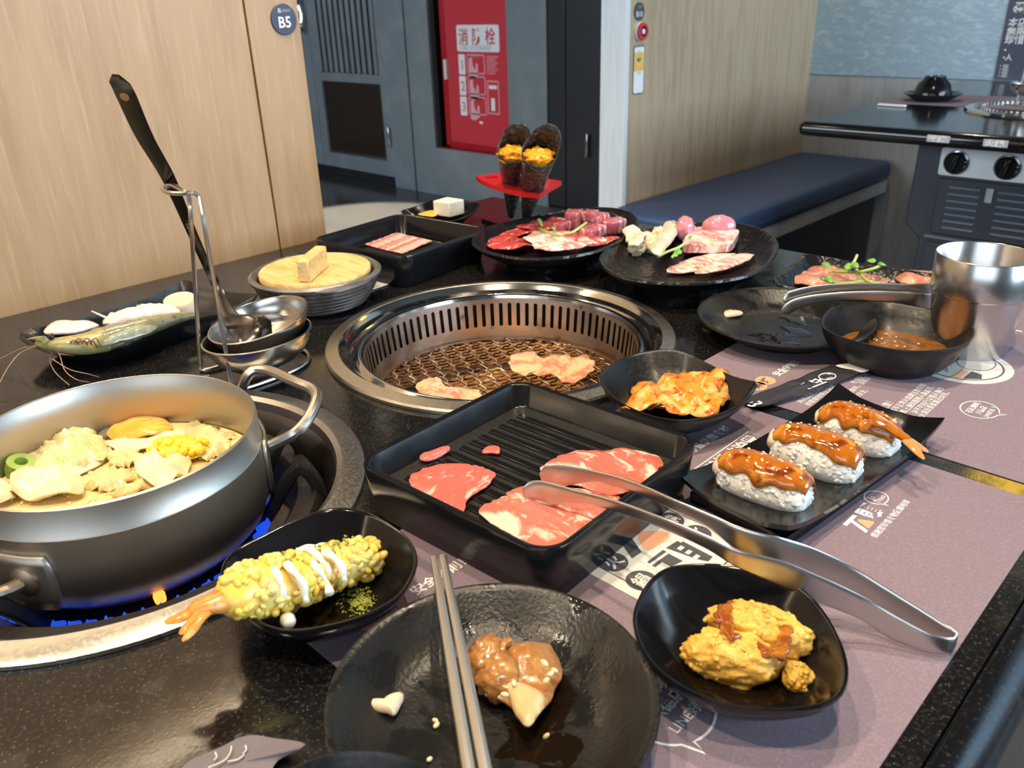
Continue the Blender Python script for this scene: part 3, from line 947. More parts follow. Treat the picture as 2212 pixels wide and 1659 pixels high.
for y in (0.669, 0.555):
    kc = Vector((XK - 0.004, y, T - 0.088))
    mesh('knob_bezel', lathe([(0.030, 0), (0.030, 0.002), (0.0001, 0.002)], kc, 32, axis=(-1, 0, 0)), M['chrome'], t)
    kn = mesh('knob', lathe([(0.0265, 0.001), (0.0265, 0.010), (0.023, 0.014), (0.0001, 0.014)], kc, 32, axis=(-1, 0, 0)), M['knob_black'], t)
    mesh('grip', obox(kc + Vector((-0.018, 0, 0)), (1, 0, 0), (0, 1, 0.25), (0, -0.25, 1), 0.012, 0.010, 0.046), M['knob_black'], kn, bevel=0.003)
door = mesh('access_door', box(XK - 0.008, XK, 0.35, 0.700, T - 0.268, T - 0.128), M['box_dark'], t, bevel=0.003)
for col, (y0, y1) in enumerate(((0.601, 0.674), (0.485, 0.561))):
    for k in range(7):
        z = T - 0.148 - k*0.0169
        mesh('vent_slat', box(XK - 0.011, XK - 0.007, y0, y1, z - 0.0026, z + 0.0026), M['vent_slat'], door, bevel=0.001)
mesh('latch', box(XK - 0.013, XK - 0.007, 0.572, 0.588, T - 0.175, T - 0.140), M['acrylic'], t, bevel=0.002)
mesh('ledge', box(XK - 0.012, XK, 0.30, 0.712, T - 0.280, T - 0.274), M['vent_slat'], t, bevel=0.001)
low = mesh('lower_door', box(XK - 0.006, XK, 0.36, 0.706, T - 0.62, T - 0.292), M['box_dark'], t, bevel=0.003)
mesh('finger_hole', lathe([(0.016, 0.0), (0.016, 0.002), (0.0001, 0.002)], (XK - 0.006, 0.650, T - 0.36), 24, axis=(-1, 0, 0)), M['gap_black'], low)
for s, y, in (('燒烤', 0.700), ('火鍋', 0.578)):
    lb = mesh('label', box(2.1125, 2.1150, y - 0.047, y + 0.004, T - 0.024, T - 0.008), M['print_grey'], t, bevel=0.001)
    text(s, Vector((2.1122, y, T - 0.0215)), (0, -1, 0), (0, 0, 1), 0.0155, M['print_white'], lb, bold=0.03, squeeze=1.3)

# ------------------------------------------------------------------ our table
import bmesh
GC = Vector((0.540, 0.552, T))
BC = Vector((0.158, 0.547, T))
def holed_slab(x0, x1, y0, y1, z0, z1, holes, n=72, outer=None):
    bm = bmesh.new()
    loops = [outer or [(x0, y0), (x1, y0), (x1, y1), (x0, y1)]]
    for c, r in holes:
        loops.append([(c.x + r*math.cos(2*math.pi*k/n), c.y + r*math.sin(2*math.pi*k/n)) for k in range(n)])
    edges = []
    for lp in loops:
        vs = [bm.verts.new((x, y, z1)) for x, y in lp]
        for i in range(len(vs)):
            edges.append(bm.edges.new((vs[i - 1], vs[i])))
    bmesh.ops.triangle_fill(bm, use_beauty=True, use_dissolve=False, edges=edges)
    bm.verts.ensure_lookup_table()
    for f in bm.faces:
        if f.normal.z < 0:
            f.normal_flip()
    vs = [v.co.copy() for v in bm.verts]
    fs = [tuple(v.index for v in f.verts) for f in bm.faces]
    bm.free()
    nv = len(vs)
    out = vs + [Vector((v.x, v.y, z0)) for v in vs]
    faces = fs + [tuple(reversed([i + nv for i in f])) for f in fs]
    o = 0
    for li, lp in enumerate(loops):
        k = len(lp)
        for i in range(k):
            a, b_ = o + i, o + (i + 1) % k
            faces.append((a, nv + a, nv + b_, b_) if li == 0 else (a, b_, nv + b_, nv + a))
        o += k
    return out, faces
tb = thing('dining_table', 'black speckled granite dining table with a round grill and burner set in', 'table', (0.2, 0.55, 0))
mesh('table_top', holed_slab(-0.75, 1.0, 0.0575, 1.0285, T - 0.036, T, [(GC, 0.152), (BC, 0.152)]), M['granite'], tb, sharp=20)
pr = [(0.0565, -0.003), (0.0565, -0.001), (0.0545, -0.0002), (0.050, -0.0006), (0.046, -0.003), (0.040, -0.008), (0.0365, -0.016), (0.0365, -0.026), (0.040, -0.034), (0.0565, -0.036)]
rings = [[Vector((x, y, T + z)) for y, z in pr] for x in (-0.75, 1.0)]
mesh('edge_moulding', loft(rings), M['granite_edge'], tb, sharp=30)
mesh('pedestal', box(-0.45, 0.80, 0.33, 0.80, 0.0, T - 0.20), M['box_dark'], tb, bevel=0.004)
mesh('front_apron', box(-0.45, 0.80, 0.33, 0.345, T - 0.20, T - 0.036), M['box_dark'], tb)

# ------------------------------------------------------------------ charcoal grill
gr = thing('table_grill', 'round stainless table grill with slotted wall and wire grate', 'grill', (GC.x, GC.y, T))
mesh('outer_flange', lathe([(0.1590, 0.0062), (0.1600, 0.0068), (0.1715, 0.0048), (0.1730, 0.0030), (0.1730, 0.0004), (0.159, 0.0004)], GC, 96, close0=False, close1=False), M['steel_ring'], gr, sharp=25)
mesh('inner_bevel', lathe([(0.1595, 0.0060), (0.1565, 0.0030), (0.1520, -0.0045), (0.1490, -0.0070), (0.1460, -0.0060), (0.1425, -0.0015), (0.1405, -0.0008), (0.1385, -0.0018), (0.1375, -0.0060)], GC, 96, close0=False, close1=False), M['steel_polished'], gr, sharp=50)
ns = 84
vs, fs = [], []
def wr(z):
    return 0.1375 - 0.009*(-z/0.085)
def wpt(a, z):
    r = wr(z)
    return Vector((GC.x + r*math.cos(a), GC.y + r*math.sin(a), T + z))
rows = [-0.005, -0.0105, -0.0120, -0.0360, -0.0375, -0.060, -0.085]
da = 2*math.pi/ns
for k in range(ns):
    a0 = k*da
    cols = {}
    for ri, z in enumerate(rows):
        hw = 0.21 if ri in (2, 3) else 0.12
        for ci, f in enumerate((0.0, 0.5 - hw, 0.5 + hw, 1.0)):
            cols[(ri, ci)] = len(vs)
            vs.append(wpt(a0 + f*da, z))
    for ri in range(len(rows) - 1):
        for ci in range(3):
            if ci == 1 and ri in (1, 2, 3):
                continue
            fs.append((cols[(ri, ci)], cols[(ri + 1, ci)], cols[(ri + 1, ci + 1)], cols[(ri, ci + 1)]))
mesh('slotted_wall', (vs, fs), M['steel_stained'], gr, sharp=None)
mesh('outer_shell', lathe([(0.1495, -0.006), (0.1495, -0.10), (0.0001, -0.102)], GC, 64, close0=False), M['gap_black'], gr)
bp = mesh('ember_bed', lathe([(0.118, -0.088), (0.10, -0.080), (0.05, -0.078), (0.0001, -0.080)], GC, 48, close0=False), M['ember'], gr)
mesh('pan', lathe([(0.129, -0.084), (0.118, -0.088), (0.09, -0.096), (0.0001, -0.097)], GC, 48, close0=False), M['iron_black'], gr)
ge = bpy.data.objects.new('grate', None)
COL.objects.link(ge)
ge.parent = gr
ZG = -0.052
RG = 0.1255
sp = 0.0112
nw = int(RG/sp)
rot = math.radians(17)
for fam in (0, 1):
    d = Vector((math.cos(rot + fam*math.pi/2), math.sin(rot + fam*math.pi/2), 0))
    e = Vector((-d.y, d.x, 0))
    for k in range(-nw, nw + 1):
        off = k*sp
        half = math.sqrt(max(0, RG*RG - off*off))
        if half < 0.02:
            continue
        m = max(8, int(2*half/sp*4))
        path = []
        for i in range(m + 1):
            s = -half + 2*half*i/m
            z = ZG + 0.0017*math.cos(math.pi*s/sp + math.pi*(k + fam))
            path.append(GC + d*s + e*off + Vector((0, 0, z)))
        mesh('wire', tube(path, 0.00115, 5), M['wire_grate'], ge, sharp=None)
mesh('grate_rim', tube([GC + Vector((RG*math.cos(a*math.pi/32), RG*math.sin(a*math.pi/32), ZG)) for a in range(64)], 0.0016, 6, closed=True), M['wire_grate'], ge)
pl = bpy.data.lights.new('ember_light', 'POINT')
pl.energy, pl.color, pl.shadow_soft_size = 0.16, (1.0, 0.42, 0.10), 0.03
plo = bpy.data.objects.new('ember_light', pl)
COL.objects.link(plo)
plo.location = GC + Vector((0.02, 0.035, -0.070))

# ------------------------------------------------------------------ gas burner and its trivet
bu = thing('gas_burner', 'recessed gas burner with steel ring and blue flames under the soup pot', 'burner', (BC.x, BC.y, T))
mesh('ring', lathe([(0.1475, -0.004), (0.1490, 0.0040), (0.1530, 0.0065), (0.1650, 0.0050), (0.1690, 0.0030), (0.1690, 0.0004), (0.152, 0.0004)], BC, 96, close0=False, close1=False), M['steel_ring'], bu, sharp=30)
mesh('basin', lathe([(0.1478, -0.003), (0.1440, -0.010), (0.1385, -0.040), (0.130, -0.054), (0.10, -0.060), (0.0001, -0.060)], BC, 80, close0=False), M['steel_dark'], bu, sharp=50)
tv = bpy.data.objects.new('trivet', None)
COL.objects.link(tv)
tv.parent = bu
mesh('trivet_ring', lathe([(0.112, -0.050), (0.114, -0.020), (0.119, -0.014), (0.132, -0.014), (0.136, -0.020), (0.134, -0.050)], BC, 72, close0=False, close1=False), M['iron_black'], tv, sharp=40)
for k, dg in enumerate((-8, -34, -148, 100)):
    a = math.radians(dg)
    d = Vector((math.cos(a), math.sin(a), 0))
    e = Vector((-d.y, d.x, 0))
    pts = [BC + d*0.135 + Vector((0, 0, -0.047)), BC + d*0.133 + Vector((0, 0, -0.012)), BC + d*0.122 + Vector((0, 0, 0.004)), BC + d*0.108 + Vector((0, 0, -0.012)), BC + d*0.090 + Vector((0, 0, -0.037)), BC + d*0.060 + Vector((0, 0, -0.040))]
    path = smooth(pts, 16, False)
    mesh('trivet_arm', sweep(path, [0.009]*16, 0.010, e), M['iron_black'], tv)
mesh('burner_head', lathe([(0.084, -0.056), (0.086, -0.042), (0.078, -0.0385), (0.0001, -0.0385)], BC, 48, close0=False), M['iron_black'], bu)
nf = 56
rnd = random.Random(3)
for k in range(nf):
    a = 2*math.pi*k/nf
    d = Vector((math.cos(a), math.sin(a), 0))
    p0 = BC + d*0.086 + Vector((0, 0, -0.039))
    path = [p0, p0 + d*0.004 + Vector((0, 0, 0.001)), p0 + d*0.0085 + Vector((0, 0, 0.0042)), p0 + d*(0.0075 + 0.002*rnd.random()) + Vector((0, 0, 0.009))]
    fm = 'flame_blue'
    mesh('flame', tube(smooth(path, 7, False), [0.0016, 0.0027, 0.0034, 0.0033, 0.0027, 0.0016, 0.0004], 6), M[fm], bu, sharp=None)
fo = P(345, 1290, -0.029)
mesh('flame_tip', blob(fo, (0.004, 0.004, 0.0055), 0, 10, 8, 0.1, 2, 1), M['flame_orange'], bu)

# ------------------------------------------------------------------ soup pot
PC = Vector((0.160, 0.545, T))
pot = thing('soup_pot', 'brushed steel hot pot of boiling soup standing on the gas burner', 'pot', (PC.x, PC.y, T - 0.036))
prof = [(0.0001, -0.033), (0.066, -0.033), (0.083, -0.026), (0.092, -0.012), (0.0942, 0.010), (0.0938, 0.030), (0.0938, 0.0495), (0.0948, 0.0505), (0.0960, 0.0495), (0.0962, 0.030), (0.0970, 0.0292), (0.0968, 0.0280), (0.0975, 0.012), (0.0965, -0.010), (0.092, -0.022), (0.082, -0.032), (0.068, -0.036), (0.0001, -0.036)]
mesh('pot_body', lathe(prof, PC, 96, close0=False, close1=False), M['steel_brushed'], pot, sharp=45)
def pot_plate(ang, za, zb, wid, nm='handle_plate'):
    rows_ = []
    for i in range(7):
        z = za + (zb - za)*i/6
        hw = wid/2*(1 - 0.18*(abs(i - 3)/3)**4)
        rows_.append([PC + Vector(((0.0985)*math.cos(ang + (hw*(j/8*2 - 1))/0.0985), 0.0985*math.sin(ang + (hw*(j/8*2 - 1))/0.0985), z)) for j in range(9)])
    v, f = loft(rows_, False, False, closed=False)
    o = mesh(nm, (v, f), M['steel_brushed'], pot)
    s = o.modifiers.new('thick', 'SOLIDIFY')
    s.thickness, s.offset = 0.0022, 0
    return o
def pot_ang(u, v, z):
    q = P(u, v, z)
    return math.atan2(q.y - PC.y, q.x - PC.x)
def ray_cyl(u, v, r):
    d = ray(u, v)
    o = Vector((0 - PC.x, 0 - PC.y))
    a = d.x*d.x + d.y*d.y
    b_ = 2*(o.x*d.x + o.y*d.y)
    c = o.x**2 + o.y**2 - r*r
    t = (-b_ - math.sqrt(max(0, b_*b_ - 4*a*c)))/(2*a)
    return Vector((d.x*t, d.y*t, T + H + d.z*t))
q = ray_cyl(45, 1215, 0.0975)
aL = math.atan2(q.y - PC.y, q.x - PC.x)
pot_plate(aL, -0.018, 0.020, 0.040)
dL = Vector((math.cos(aL), math.sin(aL), 0))
eL = Vector((-dL.y, dL.x, 0))
for s_ in (-1,):
    pts = [PC + dL*0.098 + eL*0.0*s_ + Vector((0, 0, 0.002)), PC + dL*0.112 - eL*0.004 + Vector((0, 0, 0.004)), PC + dL*0.128 - eL*0.014 + Vector((0, 0, 0.010)), PC + dL*0.134 - eL*0.035 + Vector((0, 0, 0.012)), PC + dL*0.128 - eL*0.058 + Vector((0, 0, 0.010)), PC + dL*0.100 - eL*0.066 + Vector((0, 0, 0.004))]
    h_ = mesh('loop_handle', tube(smooth(pts, 30, False), 0.0042, 10), M['steel_burnt'], pot)
mesh('rivet_boss', lathe([(0.010, 0.0), (0.010, 0.002), (0.007, 0.004), (0.0001, 0.0045)], PC + dL*0.0985 + Vector((0, 0, 0.002)), 24, axis=dL), M['steel_burnt'], pot)
hp = [P(523, 838, 0.030), P(534, 812, 0.042), P(552, 799, 0.046), P(585, 802, 0.047), P(640, 826, 0.047), P(676, 842, 0.046), P(684, 862, 0.045), P(668, 900, 0.040), P(642, 932, 0.034), P(612, 950, 0.028), P(585, 962, 0.024)]
mesh('loop_handle', tube(smooth(hp, 48, False), 0.0042, 10), M['steel'], pot)
q = hp[-1]
aR = math.atan2(q.y - PC.y, q.x - PC.x)
pot_plate(aR + 0.16, -0.012, 0.030, 0.050)

# soup and what floats in it
sp_ = mesh('soup_broth', lathe([(0.0932, 0.0), (0.0932, 0.0085), (0.0001, 0.0085)], PC + Vector((0, 0, 0.0)), 72), M['broth'], None, label='cloudy yellow boiling broth filling the steel soup pot', cat='soup')
ZS = 0.008
def bit(nm, lst, m_, th, label, cat='vegetable', amp=0.004, freq=70, z=ZS, dome=0.003, seed=1.0, group=None, rag=0.0, n=48, edge=0.5, rings=8):
    return mesh(nm, slab(smooth(px(lst, min(z, 0.0095)), n), th*0.55, rings, amp*0.62, freq*1.25, seed, edge, dome*0.55, rag=rag), M[m_], None, label=label, cat=cat, group=group)
bit('carrot_slice', [(232, 943), (262, 918), (300, 905), (340, 908), (372, 922), (368, 938), (320, 948), (262, 957)], 'carrot', 0.006, 'glossy orange carrot slice floating at the back of the soup', dome=0.006, z=0.010)
bit('tofu_skin', [(232, 958), (300, 962), (380, 945), (402, 935), (398, 958), (340, 975), (270, 978), (240, 970)], 'cabbage_rib', 0.005, 'pale cabbage rib floating in front of the carrot slice', dome=0.004, z=0.010)
bit('cabbage_leaf', [(400, 935), (425, 915), (440, 925), (470, 935), (505, 940), (490, 960), (440, 972), (405, 962)], 'cabbage', 0.004, 'crinkled cabbage leaf floating beside the corn in the soup', amp=0.008, rag=0.25)
bit('cabbage_leaf', [(95, 960), (130, 935), (170, 932), (205, 945), (225, 968), (240, 985), (215, 1010), (170, 1020), (125, 1005), (90, 985)], 'cabbage', 0.006, 'frilly napa cabbage leaf heaped at the far side of the soup', amp=0.012, freq=90, dome=0.010, rag=0.3)
bit('cabbage_leaf', [(60, 1000), (100, 975), (150, 985), (170, 1010), (140, 1032), (85, 1035)], 'cabbage', 0.005, 'small soft cabbage leaf beside the green leek ring in the soup', amp=0.008, freq=90, seed=4, rag=0.3)
for k, (lst, lb) in enumerate((([(235, 1000), (265, 985), (300, 985), (290, 1010), (255, 1022)], 'crinkled cabbage shred in the middle of the soup'), ([(190, 1045), (230, 1020), (285, 1030), (280, 1055), (225, 1068), (195, 1062)], 'wide cabbage shred near the front of the soup'), ([(240, 1075), (290, 1058), (345, 1048), (330, 1062), (270, 1078)], 'cabbage shred pressed against the near rim of the pot'), ([(425, 985), (460, 972), (490, 962), (500, 975), (465, 995), (430, 1000)], 'cabbage shred beside the corn at the right of the soup'))):
    bit('cabbage_shred', lst, 'cabbage', 0.005, lb, amp=0.009, freq=110, seed=20 + 3*k, rag=0.35, dome=0.004)
bit('cabbage_rib', [(152, 1028), (185, 995), (222, 985), (236, 992), (210, 1015), (170, 1033)], 'cabbage_rib', 0.005, 'white cabbage rib lying across the middle of the soup', dome=0.003)
cq = smooth(px([(325, 985), (352, 968), (395, 962), (440, 968), (452, 978), (430, 992), (380, 1003), (340, 1000)], 0.011), 40)
corn = thing('corn_cob', 'round of yellow corn on the cob floating in the soup', 'corn', P(388, 984, 0.004))
mesh('cob', slab(cq, 0.004, 5, 0.001, 80, 2, 0.5, 0.004), M['corn'], corn)
cc = sum(cq, Vector((0, 0, 0)))/len(cq)
def cornfn(r):
    i = r.randrange(len(cq))
    s = r.random()**0.5
    p = cc + (cq[i] - cc)*s
    return p + Vector((0, 0, 0.006 + 0.003*(1 - s))), Vector((0, 0, 1))
mesh('kernels', grains(cornfn, 90, 0.0030, 1.15, 5, 7, 5), M['corn'], corn, sharp=None, kind='stuff')
bit('wonton', [(292, 1000), (310, 988), (338, 992), (362, 1005), (395, 1000), (415, 1005), (408, 1025), (380, 1050), (330, 1062), (302, 1040)], 'fish_cake', 0.007, 'smooth white wonton skin near the rim beside the corn', amp=0.010, freq=60, dome=0.006, cat='dumpling', z=0.012)
bit('wonton', [(32, 1042), (60, 1022), (110, 1030), (150, 1028), (182, 1048), (180, 1075), (120, 1090), (60, 1092), (28, 1078)], 'fish_cake', 0.008, 'large translucent wonton skin folded against the near rim of the pot', amp=0.012, freq=50, dome=0.010, seed=5, cat='dumpling', z=0.014)
bit('wonton', [(-30, 1060), (5, 1045), (30, 1060), (35, 1085), (0, 1098), (-30, 1090)], 'fish_cake', 0.008, 'yellowish wonton skin tucked under the large folded one', amp=0.008, freq=60, dome=0.008, seed=8, cat='dumpling', z=0.012)
lk = P(45, 1020, ZS)
mesh('leek_ring', lathe([(0.004, 0.004), (0.0045, 0.010), (0.0095, 0.010), (0.0105, 0.003), (0.0095, -0.003)], lk, 20, axis=(0.2, -0.3, 1), close0=True), M['leek'], None, label='green leek ring at the left side of the soup', cat='vegetable')
for (u, v, s, lb) in ((235, 938, 0.008, 'dark mushroom cap behind the frilly cabbage in the soup'), (80, 1000, 0.006, 'small dark mushroom near the leek ring in the soup'), (455, 935, 0.007, 'dark mushroom near the far right rim of the soup pot')):
    mesh('mushroom', blob(P(u, v, ZS + 0.001), (s*1.3, s, s*0.5), 0.6, 16, 10, 0.2, 2, u), M['mushroom'], None, label=lb, cat='mushroom')
def bubfn(r):
    a, q_ = r.random()*2*math.pi, 0.090*math.sqrt(r.random())
    return PC + Vector((q_*math.cos(a), q_*math.sin(a), 0.0088)), Vector((0, 0, 1))
mesh('soup_foam', grains(bubfn, 420, 0.0014, 1.0, 8, 8, 6, 0.6), M['bubble'], None, sharp=None, label='fine foam bubbles on the boiling broth', cat='foam', kind='stuff')

# ------------------------------------------------------------------ ladle stand, ladle
b1, b2 = P(433, 797, 0.0022), P(503, 846, 0.0022)
st = thing('ladle_stand', 'steel wire ladle stand with a drip cup beside the soup pot', 'ladle stand', (b1 + b2)/2)
top1 = Vector((b1.x, b1.y, T + zat(b1, 432)))
tp = []
l1 = b1.copy(); l2 = b2.copy()
h1 = zat(b1, 428)
h2 = zat(b2, 425)
# uprights follow the photograph: feet on the table, heads leaning together
def upr(u, v, z):
    return P(u, v, z)
zt = 0.168
A0, A1 = b1, P(410, 440, zt)
B0, B1 = b2, P(433, 440, zt)
hook = [P(410, 440, zt - 0.002), P(405, 418, zt + 0.006), P(392, 410, zt + 0.008), P(372, 400, zt + 0.010), P(355, 403, zt + 0.008), P(352, 410, zt + 0.006), P(365, 416, zt + 0.006), P(390, 418, zt + 0.006), P(415, 416, zt + 0.007), P(428, 422, zt + 0.004), P(433, 440, zt - 0.002)]
upper = [A0 + (A1 - A0)*f for f in (0.02, 0.3, 0.6, 0.9)] + hook + [B0 + (B1 - B0)*f for f in (0.9, 0.6, 0.3, 0.02)]
base = [B0, P(540, 836, 0.0022), P(600, 815, 0.0022), P(645, 795, 0.0022), P(665, 778, 0.0022), P(664, 762, 0.0022), P(640, 752, 0.0022), P(600, 757, 0.0022), P(520, 778, 0.0022), P(450, 798, 0.0022), A0]
mesh('wire_frame', tube(smooth(upper, 150, False), 0.0019, 8), M['steel'], st)
mesh('wire_foot', tube(smooth(base, 90, False), 0.0019, 8), M['steel'], st)
def tilted_bowl(c, ax, R, depth, th, n=48):
    pr_ = []
    for i in range(9):
        a = math.pi/2*i/8
        pr_.append((max(0.0001, (R - th)*math.sin(a)), -depth + th + (depth - th)*(1 - math.cos(a))))
    pr_.append((R, 0.0012)); pr_.append((R + 0.0015, 0.0005)); pr_.append((R + 0.0012, -0.0012)); pr_.append((R - 0.0004, -0.0018))
    for i in range(8, -1, -1):
        a = math.pi/2*i/8
        pr_.append((max(0.0001, (R - 0.0008)*math.sin(a)), -depth + depth*(1 - math.cos(a))))
    return lathe(pr_, c, n, axis=ax, close0=False, close1=False)
ax1 = Vector((-0.05, 0.05, 1)).normalized()
cup_c = P(555, 722, 0.040)
mesh('drip_cup', tilted_bowl(cup_c, ax1, 0.0475, 0.034, 0.001), M['steel_satin'], st)
lad = thing('ladle', 'steel soup ladle with a long pierced handle leaning in the wire stand', 'ladle', P(560, 700, 0.03))
ax2 = Vector((-0.20, 0.05, 1)).normalized()
lc = P(558, 690, 0.050)
mesh('ladle_bowl', tilted_bowl(lc, ax2, 0.0450, 0.030, 0.001), M['steel_satin'], lad)
# handle: from the bowl up through the hook
hpts = [(588, 720, 0.042, 0.024), (552, 716, 0.044, 0.036), (520, 703, 0.048, 0.026), (500, 688, 0.053, 0.016), (486, 662, 0.060, 0.0105), (470, 622, 0.072, 0.0085), (448, 576, 0.091, 0.0085), (416, 505, 0.126, 0.0095), (386, 435, 0.160, 0.0105), (358, 374, 0.188, 0.0125), (312, 295, 0.222, 0.0138), (271, 204, 0.256, 0.0142), (258, 178, 0.265, 0.0130), (250, 163, 0.270, 0.0050)]
hp_ = smooth([P(u, v, z) for u, v, z, w_ in hpts], 60, False)
ws = []
cum = [0]
raw = [P(u, v, z) for u, v, z, w_ in hpts]
for i in range(1, len(raw)):
    cum.append(cum[-1] + (raw[i] - raw[i - 1]).length)
for k in range(60):
    s = cum[-1]*k/59
    j = 0
    while j < len(cum) - 2 and cum[j + 1] < s:
        j += 1
    f = (s - cum[j])/(cum[j + 1] - cum[j])
    ws.append(hpts[j][3]*(1 - f) + hpts[j + 1][3]*f)
mesh('handle', sweep(hp_, ws, 0.0016, RIGHT), M['ladle_handle'], lad)
hc = P(269, 206, 0.2565)
hd = (P(258, 178, 0.265) - P(312, 295, 0.222)).normalized()
nrm = hd.cross(RIGHT).normalized()
if nrm.dot(-ray(268, 204)) < 0:
    nrm = -nrm
ho = mesh('hanging_hole', plate_on([hc + nrm*0.0011 + RIGHT*(0.0030*math.cos(a*math.pi/12)) + hd*(0.0052*math.sin(a*math.pi/12)) for a in range(24)], nrm, 0.0001), M['oak_laminate'], lad)
to = P(391, 447, 0.154)
td = (P(424, 522, 0.118) - to).normalized()
tu = nrm.cross(td)
text('OSAMA @ 18-0', P(424, 512, 0.1225) + nrm*0.0013, -td, -tu if (-td).cross(-tu).dot(nrm) > 0 else tu, 0.0062, M['steel'], lad, squeeze=0.9, lift=0.0002)

# ------------------------------------------------------------------ covered clay pot
DC = Vector((0.4850, 0.7890, T))
dn = thing('clay_pot', 'small ribbed clay pot with a pale wooden lid', 'clay pot', DC)
KR, KZ = 0.87, 0.655
def kp_s(pr):
    return [(max(0.0001, r_*KR), z_*KZ) for r_, z_ in pr]
body = [(0.0001, 0.004), (0.050, 0.004), (0.066, 0.020), (0.075, 0.046), (0.0770, 0.054), (0.0800, 0.0565), (0.0830, 0.054), (0.0825, 0.050), (0.0780, 0.047)]
for k in range(6):
    z0 = 0.045 - k*0.007
    r0 = 0.0775 - 0.020*(k/6)**1.4
    body += [(r0, z0), (r0 + 0.0014, z0 - 0.002), (r0 + 0.0010, z0 - 0.005), (r0 - 0.0014, z0 - 0.0065)]
body += [(0.056, 0.001), (0.053, 0.0), (0.0001, 0.0)]
mesh('pot_body', lathe(kp_s(body), DC, 72, close0=False, close1=False), M['clay'], dn, sharp=60)
mesh('metal_rim', lathe(kp_s([(0.0740, 0.046), (0.0755, 0.056), (0.0800, 0.0600), (0.0845, 0.0560), (0.0835, 0.0505), (0.0775, 0.0470)]), DC, 72, close0=False, close1=False), M['clay_rim'], dn, sharp=60)
lg = P(748, 622, 0.035)
for a0 in (0.0, math.pi):
    aa = math.atan2(lg.y - DC.y, lg.x - DC.x) + a0
    pts = [DC + Vector((0.0735*math.cos(aa + k*0.075), 0.0735*math.sin(aa + k*0.075), 0.0355)) for k in range(-6, 7)]
    mesh('side_lug', tube(pts, [0.001, 0.0026, 0.0040, 0.0042, 0.0052, 0.0048, 0.0056, 0.0048, 0.0052, 0.0042, 0.0040, 0.0026, 0.001], 10, flat=0.6), M['clay_rim'], dn)
lid = mesh('wooden_lid', lathe([(0.0001, 0.033), (0.0605, 0.033), (0.0618, 0.0345), (0.0618, 0.0400), (0.0608, 0.0412), (0.0001, 0.0412)], DC, 72, close0=False, close1=False), M['pine'], dn, sharp=40)
p0, p1 = P(658, 611, 0.0412), P(693, 531, 0.0650)
p1 = Vector((p1.x, p1.y, p0.z))
bd = (p1 - p0).normalized()
bl = (p1 - p0).length
mesh('lid_handle', obox((p0 + p1)/2 + Vector((0, 0, 0.0122)), bd, Vector((-bd.y, bd.x, 0)), (0, 0, 1), bl, 0.0135, 0.0245), M['pine'], lid, bevel=0.0022)
t = thing('order_slip', 'white paper slip lying beside the clay pot', 'paper', P(820, 600, 0))
mesh('sheet', poly(px([(735, 650), (870, 604), (842, 578), (815, 570), (760, 575)], 0.0010), 0.0004), M['paper_white'], t)
for k in range(3):
    mesh('print_line', poly(px([(822 - 6*k, 592 + 4*k), (846 - 6*k, 587 + 4*k), (847 - 6*k, 589 + 4*k), (823 - 6*k, 594 + 4*k)], 0.0013), 0.0001), M['print_grey'], t)

# ------------------------------------------------------------------ paper placemats and their print
ZM = 0.0007
def sheet(x0, x1, y0, y1):
    return poly([Vector((x0, y0, T + 0.0002)), Vector((x1, y0, T + 0.0002)), Vector((x1, y1, T + 0.0002)), Vector((x0, y1, T + 0.0002))], 0.0004)
m1 = thing('paper_placemat', 'mauve paper placemat under the meat tray and fried chicken bowl', 'placemat', (0.36, 0.22, T), 'paper placemats')
mesh('sheet', sheet(0.163, 0.5595, 0.0702, 0.366), M['placemat'], m1)
m2 = thing('paper_placemat', 'mauve paper placemat under the steel cup and sauce bowl', 'placemat', (0.78, 0.22, T), 'paper placemats')
mesh('sheet', sheet(0.5775, 0.974, 0.0702, 0.3665), M['placemat'], m2)
XD, YD = Vector((1, 0, 0)), Vector((0, 1, 0))
def mt(s, x, y, size, m='print_white', par=None, bold=0.01, sq=1.0, lift=0.0):
    return text(s, Vector((x, y, T + ZM + lift)), XD, YD, size, M[m], par, bold=bold, squeeze=sq, lift=0.0)
def mbox(x0, x1, y0, y1, m, par, nm='print_block', lift=0.0):
    return mesh(nm, poly([Vector((x0, y0, T + ZM + lift)), Vector((x1, y0, T + ZM + lift)), Vector((x1, y1, T + ZM + lift)), Vector((x0, y1, T + ZM + lift))], 0.00005), M[m], par)
def mpoly(pts, m, par, nm='print_block', lift=0.0):
    return mesh(nm, poly([Vector((p[0], p[1], T + ZM + lift)) for p in pts], 0.00005), M[m], par)
def disc(x, y, r, m, par, lift=0.0, ry=None, nm='print_disc'):
    return mpoly([(x + r*math.cos(2*math.pi*k/32), y + (ry or r)*math.sin(2*math.pi*k/32)) for k in range(32)], m, par, nm, lift)
def outline(pts, wd, m, par, closed=True, nm='print_outline'):
    path = [Vector((p[0], p[1], T + ZM + 0.0001)) for p in pts]
    n = len(path)
    L_, R_ = [], []
    for i in range(n):
        a = path[i - 1] if (closed or i > 0) else path[0]
        b = path[(i + 1) % n] if (closed or i < n - 1) else path[-1]
        t = (b - a).normalized()
        e = Vector((-t.y, t.x, 0))*wd/2
        L_.append(path[i] + e); R_.append(path[i] - e)
    vs = R_ + L_
    fs = []
    for i in range(n if closed else n - 1):
        k = (i + 1) % n
        fs.append((i, k, n + k, n + i))
    return mesh(nm, (vs, fs), M[m], par, sharp=None)
